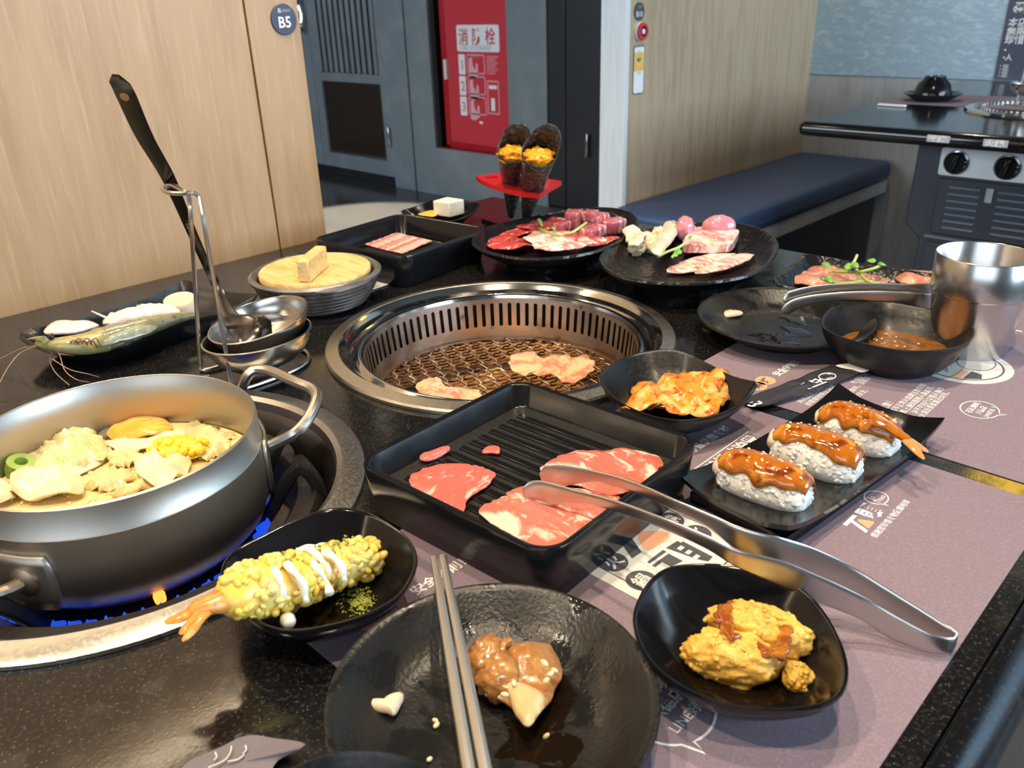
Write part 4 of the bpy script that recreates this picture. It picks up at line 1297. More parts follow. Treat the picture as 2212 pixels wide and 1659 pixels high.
def bubble_(cx, cy, rx, ry, tail, wd, par):
    pts = []
    for k in range(44):
        a = 2*math.pi*k/44
        pts.append((cx + rx*math.cos(a), cy + ry*math.sin(a)))
    # pull the lower part out into a pointed tail
    k0 = int(44*tail[2]/360)
    pts[k0] = (tail[0], tail[1])
    outline(pts, wd, 'print_white', par)
for mm, ox, oy_ in ((m1, 0.0, 0.0), (m2, 0.4045, -0.0095)):
    # heading with the orange ovals
    for k, chr_ in enumerate('燒烤'):
        disc(0.1962 + 0.0148*k + ox, 0.3125 + oy_, 0.0092, 'print_orange', mm, ry=0.0085)
    for k, chr_ in enumerate('燒烤'):
        mt(chr_, 0.1917 + 0.0148*k + ox, 0.3087 + oy_, 0.0102, 'print_charcoal', mm, 0.02, lift=0.0001)
    mt('安全守則！', 0.2263 + ox, 0.3085 + oy_, 0.0092, 'print_white', mm, 0.025)
    # logo and motto at the outer corner
    lx, ly = 0.4525 + ox, 0.1470 + oy_
    mt('頭', lx + 0.0165, ly + 0.001, 0.0160, 'print_white', mm, 0.035)
    mpoly([(lx - 0.001, ly + 0.0135), (lx + 0.014, ly + 0.0135), (lx + 0.014, ly + 0.0108), (lx + 0.0078, ly + 0.0108), (lx + 0.003, ly - 0.001), (lx - 0.0005, ly - 0.001), (lx + 0.0048, ly + 0.0108), (lx - 0.001, ly + 0.0108)], 'print_white', mm)
    mpoly([(lx + 0.0088, ly + 0.0082), (lx + 0.0112, ly + 0.0090), (lx + 0.0148, ly + 0.001), (lx + 0.0140, ly - 0.0005), (lx + 0.0060, ly - 0.0005), (lx + 0.0054, ly + 0.0008)], 'print_orange', mm)
    bubble_(lx + 0.0430, ly + 0.0105, 0.0085, 0.0072, (lx + 0.0385, ly + 0.0005, 245), 0.0009, mm)
    mt('Jo', lx + 0.0388, ly + 0.0110, 0.0055, 'print_white', mm, 0.0)
    mt('Thao', lx + 0.0372, ly + 0.0062, 0.0055, 'print_white', mm, 0.0)
    mt('感謝您珍惜食物愛護地球', lx - 0.0015, ly - 0.0078, 0.00505, 'print_white', mm, 0.01, 0.98)
# white block with the emblem in the middle of the near placemat
wb0 = [(0.300, 0.186), (0.408, 0.186), (0.408, 0.235), (0.300, 0.235)]
cq = [P(1240, 1232, ZM), P(1375, 1296, ZM), P(1605, 1170, ZM), P(1455, 1095, ZM)]
x0_, x1_ = 0.3075, 0.3975
y0_, y1_ = 0.1900, 0.2690
mpoly([(x0_, y0_), (x1_, y0_), (x1_, y1_), (x0_, y1_)], 'print_cream', m1, 'emblem_block')
outline([(x0_ + 0.0085, y0_ + 0.004), (x1_ - 0.004, y0_ + 0.004), (x1_ - 0.004, y1_ - 0.004), (x0_ + 0.0085, y1_ - 0.004)], 0.0012, 'print_charcoal', m1)
def em(u, v):
    q = P(u, v, ZM)
    return (q.x, q.y)
for s, u, v, r in (('火', 1324, 1214, 0.0092), ('鍋', 1386, 1254, 0.0092), ('燒', 1448, 1124, 0.0088), ('烤', 1506, 1152, 0.0088)):
    c = em(u, v)
    disc(c[0], c[1], r, 'print_charcoal', m1, 0.0001)
    mt(s, c[0] - r*0.62, c[1] - r*0.48, r*1.25, 'print_cream', m1, 0.02, lift=0.0002)
mpoly([em(1341, 1172), em(1360, 1156), em(1386, 1193), em(1365, 1207)], 'print_charcoal', m1, lift=0.0001)
mpoly([em(1300, 1170), em(1313, 1157), em(1384, 1125), em(1400, 1135), em(1345, 1175), em(1320, 1180)], 'print_charcoal', m1, lift=0.0001)
mesh('print_stone', poly(smooth([Vector((*em(u, v), T + ZM + 0.0001)) for u, v in ((1378, 1152), (1400, 1147), (1440, 1150), (1446, 1162), (1420, 1180), (1400, 1190), (1388, 1182))], 24), 0.00005), M['print_orange'], m1)
for q in ([(1438, 1184), (1468, 1166), (1540, 1203), (1530, 1213), (1505, 1208)], [(1398, 1214), (1432, 1188), (1440, 1192), (1403, 1218)], [(1408, 1222), (1444, 1196), (1475, 1212), (1450, 1225), (1430, 1214), (1416, 1226)]):
    mpoly([em(u, v) for u, v in q], 'print_charcoal', m1, lift=0.0001)
for u, v in ((1471, 1168), (1470, 1185), (1487, 1194), (1504, 1204)):
    c = em(u, v)
    mbox(c[0] - 0.002, c[0] + 0.0025, c[1] - 0.0015, c[1] + 0.0015, 'print_cream', m1, lift=0.0003)
# centre slogan and framed notice
c = em(1502, 972)
mt('限量供應食材', 0.4660, 0.2800, 0.0090, 'print_white', m1, 0.02)
a = em(1500, 1012); b = em(1616, 934)
outline([(0.4300, 0.2670), (0.5228, 0.2670), (0.5228, 0.2400), (0.4300, 0.2400)], 0.0010, 'print_white', m1)
mt('珍惜味泊豐', 0.4560, 0.2545, 0.0125, 'print_white', m1, 0.03)
# speech bubble on the near placemat, partly under the plate and bowl
c = em(1470, 1540)
bubble_(c[0] - 0.001, c[1] + 0.004, 0.0215, 0.0195, (c[0] - 0.012, c[1] - 0.021, 245), 0.0013, m1)
a = em(1462, 1586)
mt('LINE好友', a[0], a[1], 0.0072, 'print_white', m1, 0.01)
mt('八德店', a[0] - 0.001, a[1] + 0.0105, 0.0085, 'print_white', m1, 0.02)
mt('石頭燒肉', a[0] - 0.001, a[1] + 0.0205, 0.0085, 'print_white', m1, 0.02)
# upper placemat: speech bubble, paragraphs, oval emblem
c = (0.6735, 0.1490)
bubble_(c[0], c[1], 0.0165, 0.0135, (c[0] + 0.0045, c[1] - 0.0185, 270), 0.0010, m2)
mt('石頭燒肉', c[0] - 0.0105, c[1] + 0.0032, 0.0056, 'print_white', m2, 0.02)
mt('八德店', c[0] - 0.0085, c[1] - 0.0032, 0.0056, 'print_white', m2, 0.02)
mt('LINE好友', c[0] - 0.0105, c[1] - 0.0090, 0.0046, 'print_white', m2, 0.01)
disc(c[0] + 0.0108, c[1] - 0.0066, 0.0018, 'print_green', m2, 0.0001)
paras = [(1731, 871, '將肉品放上烤網'), (1748, 877, '移開食材停止燒烤'), (1830, 857, '燃燒食材，請關火'), (1846, 866, '注意安全。'), (1848, 829, '敬請見少832')]
para2 = [(1903, 893, '請注意！', 0.0075), (1926, 897, '如有不正常火焰請主動告知', 0.0062), (1942, 905, '、請馬上通知服務人員處理。', 0.0062), (1960, 912, '注意，決不可自行以個人操作', 0.0062), (1982, 913, '避免火源及蒸氣靠近幼兒。', 0.0062)]
for u, v, s in paras:
    c = em(u, v)
    mt(s, c[0], c[1], 0.0062, 'print_white', m2, 0.0)
for u, v, s, z in para2:
    c = em(u, v)
    mt(s, c[0], c[1], z, 'print_white', m2, 0.005)
ox, oy = 0.7565, 0.1910
disc(ox, oy, 0.0425, 'print_cream', m2, nm='round_emblem')
outline([(ox + 0.0345*math.cos(2*math.pi*k/40), oy + 0.0345*math.sin(2*math.pi*k/40)) for k in range(40)], 0.0016, 'print_charcoal', m2)
outline([(ox + 0.012 + 0.019*math.cos(2*math.pi*k/40), oy - 0.010 + 0.015*math.sin(2*math.pi*k/40)) for k in range(40)], 0.0009, 'print_charcoal', m2)
mt('Jo Thao', ox - 0.024, oy + 0.004, 0.0115, 'print_charcoal', m2, 0.0, lift=0.0002)
mpoly([(ox - 0.033, oy - 0.004), (ox - 0.010, oy - 0.006), (ox - 0.012, oy - 0.011), (ox - 0.031, oy - 0.010)], 'print_orange', m2, lift=0.0002)
mpoly([(ox - 0.030, oy - 0.013), (ox - 0.010, oy - 0.013), (ox - 0.012, oy - 0.022), (ox - 0.022, oy - 0.025)], 'print_charcoal', m2, lift=0.0002)
a = em(2203, 720)
mt('T', a[0], a[1], 0.020, 'print_white', m2, 0.02)

# folded napkin at the near edge and the chopstick sleeve
t = thing('folded_napkin', 'slate grey folded napkin with pale script beside the dark bowl rim', 'napkin', P(560, 1640, 0))
nk = [P(395, 1660, 0.001), P(470, 1620, 0.0015), P(536, 1592, 0.003), P(594, 1598, 0.004), P(660, 1611, 0.008), P(600, 1645, 0.003), P(560, 1700, 0.001), P(420, 1720, 0.001)]
mesh('sheet', slab(smooth(nk, 48), 0.0006, 5, 0.0006, 40, 2, 1.0), M['napkin'], t)
for k, ln in enumerate(([(500, 1612), (498, 1625), (488, 1640), (470, 1650), (450, 1658)], [(530, 1610), (532, 1620), (525, 1628)], [(528, 1630), (515, 1640), (492, 1645)], [(465, 1625), (468, 1635), (462, 1642)])):
    mesh('script_stroke', tube(smooth([P(u, v, 0.0048) for u, v in ln], 16, False), 0.0004, 5), M['print_cream'], t)

sl = thing('chopstick_sleeve', 'black paper chopstick sleeve with white logo lying across the far placemat', 'chopstick sleeve', P(1735, 835, 0))
se = [P(1600, 868, 0.003), P(1634, 884, 0.003), P(1750, 850, 0.0035), P(1866, 804, 0.003), P(1845, 791, 0.003), P(1800, 792, 0.003), P(1700, 829, 0.0045)]
mesh('sleeve', slab(smooth([se[0], se[0].lerp(se[1], 0.5), se[1], se[1].lerp(se[2], 0.5), se[2], se[2].lerp(se[3], 0.5), se[3], se[4], se[5], se[5].lerp(se[6], 0.5), se[6], se[6].lerp(se[0], 0.5)], 60), 0.001, 6, 0.0018, 55, 4, 1.0, 0.0015), M['sleeve'], sl)
mesh('torn_paper', slab(smooth([P(1805, 791, 0.006), P(1845, 786, 0.007), P(1880, 798, 0.006), P(1862, 806, 0.006), P(1840, 800, 0.006)], 24), 0.0006, 4, 0.001, 60), M['paper_white'], sl)
sx = (P(1800, 812, 0.006) - P(1700, 848, 0.006)).normalized()
sy = Vector((-sx.y, sx.x, 0))
def st_(s, u, v, size, m='print_white', bold=0.02, flip=True):
    text(s, P(u, v, 0.0068), -sx if flip else sx, -sy if flip else sy, size, M[m], sl, bold=bold, lift=0.0)
st_('石頭', 1768, 817, 0.0120, bold=0.035)
oc = P(1787, 813, 0.0067)
mesh('print_outline', tube([oc + sx*(0.0082*math.cos(2*math.pi*k/28)) + sy*(0.0058*math.sin(2*math.pi*k/28)) for k in range(28)], 0.0005, 5, closed=True), M['print_white'], sl)
st_('Jo', 1792, 806, 0.0042, bold=0.01)
st_('Thao', 1797, 813, 0.0040, bold=0.01)
st_('∞', 1634, 862, 0.016, bold=0.03)

# ------------------------------------------------------------------ bowls and plates
SOFT = [(0.0001, .15), (.30, .15), (.48, .18), (.66, .34), (.84, .66), (.95, .955), (.975, 1.0), (.993, .995), (1.0, .95), (.92, .66), (.76, .33), (.56, .07), (.50, .0), (.44, .0), (.43, .05), (0.0001, .05)]
def vessel(nm, label, cat, rim, base, m_, prof=SOFT, n=72, group=None):
    rim_s = smooth(rim, n)
    return mesh(nm, dish(rim_s, base, prof), M[m_], None, label=label, cat=cat, group=group, sharp=60, origin=base)
def cen(rim):
    c = sum(rim, Vector((0, 0, 0)))/len(rim)
    return Vector((c.x, c.y, T))
# tempura bowl
r = px([(475, 1245), (482, 1212), (510, 1184), (560, 1158), (620, 1128), (690, 1102), (740, 1095), (795, 1105), (850, 1135), (886, 1165), (902, 1200), (895, 1240), (865, 1285), (800, 1325), (720, 1350), (640, 1362), (580, 1355), (530, 1327), (490, 1288)], 0.0295)
tbc = cen(r) + Vector((0, 0, 0.0008))
vessel('serving_bowl', 'glossy black bowl holding the fried tempura prawn', 'bowl', r, tbc, 'black_gloss', group='black serving bowls')
mesh('dipping_oil', dish(smooth(r, 48), tbc + Vector((0, 0, 0.0)), [(0.0001, .22), (.53, .23), (.531, .19)]), M['oil_wet'], None, label='thin dark dipping oil in the tempura bowl', cat='sauce')
# chicken bowl
r = px([(1366, 1335), (1378, 1290), (1402, 1252), (1440, 1225), (1500, 1216), (1590, 1220), (1680, 1240), (1740, 1275), (1782, 1320), (1815, 1378), (1833, 1432), (1830, 1480), (1802, 1514), (1740, 1530), (1650, 1532), (1560, 1520), (1480, 1488), (1420, 1446), (1382, 1394)], 0.0295)
cbc = cen(r) + Vector((0, 0, 0.0008))
vessel('serving_bowl', 'glossy black bowl holding fried chicken pieces', 'bowl', r, cbc, 'black_gloss', group='black serving bowls')
mesh('soy_glaze', dish(smooth(r, 48), cbc, [(0.0001, .22), (.53, .23), (.531, .19)]), M['oil_wet'], None, label='dark sauce pooled in the fried chicken bowl', cat='sauce')
# sauce bowl
r = px([(1774, 700), (1779, 680), (1800, 663), (1850, 653), (1910, 651), (1970, 659), (2030, 671), (2076, 685), (2102, 702), (2106, 720), (2092, 739), (2060, 751), (2010, 758), (1950, 757), (1880, 745), (1820, 729), (1785, 713)], 0.0355)
sbc = cen(r) + Vector((0, 0, 0.0008))
DEEP = [(0.0001, .10), (.40, .10), (.58, .14), (.74, .34), (.87, .70), (.955, .965), (.978, 1.0), (.995, .995), (1.0, .96), (.95, .70), (.85, .36), (.72, .09), (.66, .0), (.58, .0), (.57, .05), (0.0001, .05)]
vessel('sauce_bowl', 'deep black bowl of brown dipping sauce beside the steel cup', 'bowl', r, sbc, 'black_satin', DEEP, group='black serving bowls')
mesh('dipping_sauce', dish(smooth(r, 48), sbc, [(0.0001, .36), (.725, .36), (.726, .32)]), M['sauce_brown'], None, label='brown dipping sauce with spices in the deep black bowl', cat='sauce')
def saucefn(rd):
    a, q_ = rd.random()*6.283, 0.034*math.sqrt(rd.random())
    return sbc + Vector((q_*math.cos(a), q_*math.sin(a), 0.0136)), Vector((0, 0, 1))
mesh('spice_bits', grains(saucefn, 26, 0.0008, 1.6, 4), M['sesame'], None, sharp=None, label='spice bits floating on the brown dipping sauce', cat='spice', kind='stuff')
# kimchi bowl with raised corners
r = pxz([(1293, 812, 0.0356), (1312, 790, 0.0330), (1350, 770, 0.0317), (1400, 757, 0.0337), (1440, 753, 0.0363), (1480, 760, 0.0343), (1530, 784, 0.0317), (1580, 810, 0.0330), (1615, 820, 0.0350), (1637, 826, 0.0370), (1628, 843, 0.0337), (1600, 872, 0.0290), (1550, 896, 0.0271), (1490, 907, 0.0284), (1450, 907, 0.0304), (1400, 897, 0.0284), (1345, 873, 0.0290), (1308, 842, 0.0323)])
kbc = cen(r) + Vector((0, 0, 0.0008))
vessel('serving_bowl', 'black square bowl with raised corners holding kimchi', 'bowl', r, kbc, 'black_satin', group='black serving bowls')
# bowl cut off by the near edge of the picture
p_ = P(690, 1632, 0.045)
d_ = Vector((-p_.x, -p_.y, 0)).normalized()
c_ = p_ + d_*0.047
vessel('serving_bowl', 'dark bowl whose rim overlaps the folded napkin', 'bowl', circle(c_, 0.047, 24, T + 0.045), Vector((c_.x, c_.y, T + 0.0008)), 'black_satin', group='black serving bowls')

FLAT = [(0.0001, .22), (.55, .22), (.66, .27), (.80, .55), (.93, .92), (.968, 1.0), (.99, 1.0), (1.0, .93), (.92, .70), (.76, .36), (.62, .10), (.60, .0), (.55, .0), (.54, .08), (0.0001, .08)]
fpc = Vector((0.1895, 0.208, T + 0.0008))
vessel('dinner_plate', 'round black plate smeared with sauce under the steel chopsticks', 'plate', circle(fpc, 0.0750, 32, T + 0.0255), fpc, 'black_stone', FLAT, n=96, group='round black plates')
rpc = Vector((0.724, 0.3435, T + 0.0008))
vessel('dinner_plate', 'round black plate with meat scraps near the steel cup', 'plate', circle(rpc, 0.0840, 32, T + 0.022), rpc, 'black_stone', FLAT, n=96, group='round black plates')
# wet sauce film on the near plate
def wet(c, n, rad, seed, label, R=0.05, z=0.0060):
    rd = random.Random(seed)
    for k in range(n):
        a, q_ = rd.random()*6.283, R*math.sqrt(rd.random())
        o = Vector((c.x + q_*math.cos(a), c.y + q_*math.sin(a), T + z))
        pts = [o + Vector((rad*(0.5 + rd.random())*math.cos(2*math.pi*i/9), rad*(0.5 + rd.random())*math.sin(2*math.pi*i/9), 0)) for i in range(9)]
        mesh('sauce_smear', slab(smooth(pts, 30), 0.0004, 3, 0.0002, 200, k, 0.2), M['oil_wet'], None, label=label, cat='sauce smear', group=label)
wet(fpc, 9, 0.012, 5, 'dark wet sauce smear on the plate under the chopsticks')
wet(rpc, 5, 0.014, 9, 'dark wet sauce smear on the plate with meat scraps', 0.045, 0.0055)

RUFF = [(0.0001, .30), (.50, .30), (.66, .32), (.80, .48), (.92, .84), (.970, 1.0), (.99, 1.0), (1.0, .93), (.93, .70), (.78, .42), (.62, .30), (.60, .0), (.54, .0), (.53, .10), (0.0001, .10)]
r = px([(1018, 520), (1023, 505), (1042, 492), (1085, 481), (1130, 471), (1180, 461), (1230, 452), (1290, 447), (1340, 450), (1370, 461), (1380, 477), (1370, 496), (1342, 518), (1298, 539), (1240, 552), (1180, 558), (1120, 557), (1060, 546), (1030, 534)], 0.036)
p1c = cen(r) + Vector((0, 0, 0.0005))
vessel('oval_platter', 'oval black platter of red beef slices and cubes', 'plate', r, p1c, 'black_ridge', RUFF, n=80, group='black meat platters')
r = px([(1293, 560), (1301, 544), (1330, 520), (1370, 500), (1420, 487), (1480, 480), (1560, 478), (1612, 484), (1652, 497), (1678, 517), (1683, 533), (1666, 565), (1630, 589), (1580, 603), (1500, 612), (1420, 610), (1350, 600), (1310, 583)], 0.034)
p2c = cen(r) + Vector((0, 0, 0.0005))
vessel('round_platter', 'round black platter of mixed offal and pork belly', 'plate', r, p2c, 'black_ridge', RUFF, n=80, group='black meat platters')
r = pxz([(1668, 606, .022), (1690, 588, .024), (1718, 562, .026), (1738, 549, .027), (1790, 555, .024), (1860, 568, .023), (1950, 581, .023), (2030, 592, .024), (2085, 598, .026), (2098, 606, .024), (2085, 625, .020), (2040, 640, .018), (1950, 645, .017), (1860, 642, .017), (1770, 632, .018), (1700, 619, .020)])
p3c = cen(r) + Vector((0, 0, 0.0005))
LOW = [(0.0001, .22), (.60, .22), (.78, .32), (.90, .70), (.97, 1.0), (.99, 1.0), (1.0, .93), (.92, .60), (.80, .20), (.74, .0), (.68, .0), (.67, .06), (0.0001, .06)]
vessel('rectangular_plate', 'rectangular black plate of marinated meat with pea sprouts', 'plate', r, p3c, 'black_ridge', LOW, n=80, group='black meat platters')
r = pxz([(39, 724, .026), (50, 714, .028), (63, 710, .028), (152, 694, .026), (253, 663, .027), (329, 638, .028), (375, 615, .032), (400, 605, .034), (416, 607, .034), (430, 619, .030), (481, 628, .027), (519, 632, .028), (552, 634, .031), (553, 640, .030), (522, 658, .025), (468, 678, .022), (430, 687, .021), (380, 697, .021), (329, 719, .021), (279, 742, .021), (215, 757, .020), (177, 765, .019), (127, 765, .019), (96, 757, .021), (58, 742, .024)])
p4c = cen(r) + Vector((0.004, 0.004, 0.0005))
vessel('seafood_plate', 'long wavy black plate of prawn and squid by the partition', 'plate', r, p4c, 'black_satin', LOW, n=110, group='black meat platters')
r = pxz([(866, 456, .020), (885, 449, .020), (915, 440, .023), (936, 431, .026), (965, 436, .022), (1000, 438, .022), (1036, 439, .026), (1030, 451, .022), (1008, 468, .019), (970, 478, .018), (920, 476, .018), (885, 468, .019)])
p5c = cen(r) + Vector((0, 0, 0.0005))
vessel('small_dish', 'small black square dish holding white tofu', 'plate', r, p5c, 'black_gloss', SOFT, n=60)

# sushi plate: long slab with upturned corners
spc = Vector((0.4965, 0.2020, T))
sa = math.radians(-5.5)
ux, uy = Vector((math.cos(sa), math.sin(sa), 0)), Vector((-math.sin(sa), math.cos(sa), 0))
nx, ny = 28, 16
LX, LY = 0.198, 0.083
def spz(a, b):
    e = max(abs(a), abs(b))
    return 0.0120 + 0.0030*max(0, abs(b) - 0.55)/0.45 + 0.010*(abs(a)**4)*(0.55 + 0.45*b*b)
vs, fs = [], []
for lay in (0, 1):
    for i in range(nx + 1):
        for j in range(ny + 1):
            a, b = i/nx*2 - 1, j/ny*2 - 1
            sc_ = 1.0 if lay == 0 else 0.985
            vs.append(spc + ux*(a*LX/2*sc_) + uy*(b*LY/2*sc_) + Vector((0, 0, spz(a, b) - (0.0 if lay == 0 else 0.0045))))
def vid(l, i, j):
    return l*(nx + 1)*(ny + 1) + i*(ny + 1) + j
for i in range(nx):
    for j in range(ny):
        fs.append((vid(0, i, j), vid(0, i + 1, j), vid(0, i + 1, j + 1), vid(0, i, j + 1)))
        fs.append((vid(1, i, j + 1), vid(1, i + 1, j + 1), vid(1, i + 1, j), vid(1, i, j)))
bd_ = [(i, 0) for i in range(nx)] + [(nx, j) for j in range(ny)] + [(i, ny) for i in range(nx, 0, -1)] + [(0, j) for j in range(ny, 0, -1)]
for k in range(len(bd_)):
    (i, j), (p__, q__) = bd_[k], bd_[(k + 1) % len(bd_)]
    fs.append((vid(0, i, j), vid(1, i, j), vid(1, p__, q__), vid(0, p__, q__)))
sp_root = thing('sushi_plate', 'long black rectangular plate with three prawn nigiri', 'plate', spc)
mesh('plate_body', (vs, fs), M['black_gloss'], sp_root, sharp=50)
foot = [spc + ux*(x_*LX*0.455) + uy*(y_*LY*0.43) for x_, y_ in ((-1, -1), (1, -1), (1, 1), (-1, 1))]
mesh('foot', plate_on([Vector((p.x, p.y, T + 0.0008)) for p in foot], (0, 0, 1), 0.0078), M['black_gloss'], sp_root)

# ------------------------------------------------------------------ square trays
def tray(nm, label, c, side, ang, zr, ridged=True, group='square black trays', zf=0.0228):
    t = thing(nm, label, 'tray', Vector((c[0], c[1], T)), group)
    a = math.radians(ang)
    xd, yd = Vector((math.cos(a), math.sin(a), 0)), Vector((-math.sin(a), math.cos(a), 0))
    c = Vector((c[0], c[1], T))
    def rr(s, z, rad):
        return rrect(c + Vector((0, 0, z)), xd, yd, s, s, rad, 8)
    g = loft([rr(side - 0.022, zf, 0.008), rr(side - 0.017, zf + 0.0012, 0.011), rr(side - 0.0095, zr - 0.001, 0.0145), rr(side - 0.0075, zr, 0.0155), rr(side - 0.0015, zr, 0.0180), rr(side, zr - 0.0015, 0.0190), rr(side - 0.004, zr*0.55, 0.017), rr(side - 0.012, 0.0012, 0.014), rr(side - 0.016, 0.0006, 0.012)])
    mesh('tray_body', g, M['black_box'], t, sharp=55)
    fl = mesh('tray_floor', plate_on(rr(side - 0.024, zf + 0.0001, 0.007), (0, 0, 1), 0.0012), M['black_rough'], t)
    if ridged:
        for k in range(12):
            o = (k - 5.5)*0.0102
            mesh('ridge', obox(c + xd*o + Vector((0, 0, 0.0245)), yd, xd, (0, 0, 1), side - 0.046, 0.0055, 0.0016), M['black_box'], t, bevel=0.0007)
    return t, xd, yd, c
tr1, t1x, t1y, t1c = tray('meat_tray', 'square black ridged tray of raw pork slices under the tongs', (0.341, 0.3252), 0.1640, 3.0, 0.040)
tr2, t2x, t2y, t2c = tray('meat_tray', 'square black tray of bacon slices behind the grill', (0.6455, 0.8350), 0.1640, 6.5, 0.040, False, zf=0.010)

# ------------------------------------------------------------------ raw pork in the near tray
ZF = 0.0252
def cut(nm, lst, z, th, m_, label, cat='meat', amp=0.0015, freq=60, seed=1.0, group=None, rag=0.06, n=64, edge=0.5, dome=0.0, rings=7, sag=None):
    return mesh(nm, slab(smooth(px(lst, z), n), th, rings, amp, freq, seed, edge, dome, sag=sag, rag=rag), M[m_], None, label=label, cat=cat, group=group)
cut('pork_slice', [(884, 1042), (900, 1024), (935, 1009), (978, 1004), (1030, 1012), (1066, 1028), (1067, 1036), (1050, 1058), (1020, 1076), (1008, 1088), (1004, 1105), (985, 1122), (945, 1105), (898, 1066)], ZF, 0.0026, 'pork_raw', 'fan-shaped raw pork slice lying alone in the ridged tray', seed=2)
cut('pork_slice', [(1035, 1112), (1048, 1096), (1085, 1084), (1110, 1078), (1170, 1085), (1240, 1100), (1290, 1118), (1275, 1145), (1240, 1172), (1205, 1200), (1165, 1192), (1100, 1160), (1050, 1130)], ZF, 0.0030, 'pork_fatty', 'raw pork slice with thick white fat at the near corner of the tray', seed=5, amp=0.0030)
cut('pork_slice', [(1094, 1072), (1118, 1060), (1170, 1056), (1240, 1062), (1310, 1078), (1340, 1085), (1318, 1106), (1285, 1128), (1230, 1112), (1160, 1092)], ZF + 0.0025, 0.0030, 'pork_marbled', 'raw pork slice under the tip of the tongs', seed=9, amp=0.003)
cut('pork_slice', [(1168, 1024), (1196, 997), (1236, 984), (1290, 980), (1340, 977), (1400, 986), (1432, 1004), (1415, 1030), (1370, 1062), (1330, 1082), (1260, 1060), (1195, 1045)], ZF, 0.0032, 'pork_marbled', 'large marbled raw pork slice along the far side of the tray', seed=12, amp=0.003)
cut('pork_scrap', [(907, 990), (925, 984), (968, 971), (971, 979), (950, 990), (916, 1001)], ZF, 0.003, 'pork_raw', 'thin curled strip of raw pork by the tray wall', seed=3, dome=0.001, n=30)
cut('pork_scrap', [(1042, 982), (1052, 969), (1076, 969), (1079, 984), (1060, 982)], ZF, 0.002, 'pork_raw', 'small scrap of raw pork in the middle of the tray', seed=4, n=24)
# bacon in the far tray
for k in range(5):
    f0, f1 = k/5, (k + 1)/5 + 0.03
    A0_, A1_ = P(778, 528, 0.0120), P(845, 507, 0.0120)
    B0_, B1_ = P(868, 550, 0.0120), P(932, 527, 0.0120)
    q = [A0_.lerp(A1_, f0), A0_.lerp(A1_, f1), B0_.lerp(B1_, f1), B0_.lerp(B1_, f0)]
    out = []
    for i in range(4):
        for s in range(4):
            out.append(q[i].lerp(q[(i + 1) % 4], s/4))
    mesh('bacon_slice', slab(smooth([p + Vector((0, 0, 0.0006*k)) for p in out], 40), 0.0022, 5, 0.001, 80, k*3.0, 0.6), M['bacon'], None, label='streaky bacon slice overlapping others in the far tray', cat='meat', group='bacon slices in the far tray')

# meat cooking on the grate
cut('grilling_pork', [(1100, 778), (1112, 768), (1150, 768), (1172, 778), (1195, 772), (1220, 768), (1240, 780), (1262, 772), (1278, 784), (1282, 802), (1262, 825), (1240, 834), (1212, 828), (1195, 814), (1165, 818), (1145, 812), (1130, 818), (1104, 798)], ZG + 0.003, 0.0028, 'grilled_pork', 'half-cooked pork slice spread on the grill grate', amp=0.004, freq=70, seed=3, rag=0.10)
cut('grilling_pork', [(900, 842), (918, 832), (940, 824), (955, 828), (958, 840), (985, 842), (1010, 846), (1032, 852), (1040, 866), (1010, 878), (960, 878), (920, 862)], ZG + 0.003, 0.0028, 'grilled_pork', 'small pork slice at the near edge of the grill grate', amp=0.005, freq=70, seed=8, rag=0.10)
# ------------------------------------------------------------------ glazed pork on the near plate
fz = 0.0065
def lump(nm, u, v, z, rad, rz, m_, label, cat='meat', amp=0.25, freq=2.2, seed=1.0, n=32, m=20, tilt=None, parent=None):
    return mesh(nm, blob(P(u, v, z), rad, rz, n, m, amp, freq, seed, -0.8, 4, tilt), M[m_], parent, sharp=None, label=label, cat=cat)
cut('glazed_pork_slice', [(1085, 1420), (1110, 1415), (1150, 1402), (1185, 1410), (1210, 1440), (1216, 1470), (1200, 1500), (1190, 1530), (1165, 1565), (1140, 1588), (1120, 1570), (1105, 1545), (1075, 1525), (1048, 1518), (1060, 1490), (1095, 1470)], fz + 0.003, 0.004, 'glazed_pork', 'folded glazed pork slice with sesame on the near plate', amp=0.0075, freq=42, seed=6, dome=0.005, rag=0.05, n=80, rings=9)
cut('pork_fat_end', [(1098, 1500), (1130, 1490), (1168, 1500), (1178, 1525), (1160, 1560), (1142, 1582), (1122, 1565), (1108, 1540)], fz + 0.0090, 0.003, 'fat_cooked', 'pale fat end of pork at the front of the glazed heap', amp=0.004, freq=50, seed=3, dome=0.002)
lump('glazed_pork_lump', 1052, 1425, fz + 0.010, (0.0125, 0.010, 0.010), 0.5, 'glazed_pork', 'curled glazed pork lump beside the chopsticks', seed=2)
lump('glazed_pork_lump', 1075, 1462, fz + 0.009, (0.0120, 0.011, 0.009), 1.2, 'glazed_pork', 'shiny caramel pork lump in the middle of the near plate', seed=7)
cut('pork_flap', [(1078, 1418), (1088, 1400), (1104, 1395), (1108, 1404), (1094, 1412), (1088, 1428)], fz + 0.012, 0.003, 'glazed_pork', 'thin curled pork flap standing between two glazed lumps', amp=0.004, n=24)
def sesfn(rd):
    u, v = rd.uniform(1060, 1205), rd.uniform(1420, 1540)
    return P(u, v, fz + 0.017 + rd.random()*0.003), Vector((0, 0, 1))
for (u, v) in ((1176, 1432), (1190, 1455), (1198, 1448), (1180, 1470), (1110, 1475), (1090, 1500)):
    mesh('sesame_seed', grains(lambda rd, u=u, v=v: (P(u, v, fz + 0.0175), Vector((0, 0, 1))), 1, 0.0012, 1.7, u, 8, 6), M['sesame'], None, sharp=None, label='sesame seed on the glazed pork', cat='seed', group='sesame seeds on the near plate')
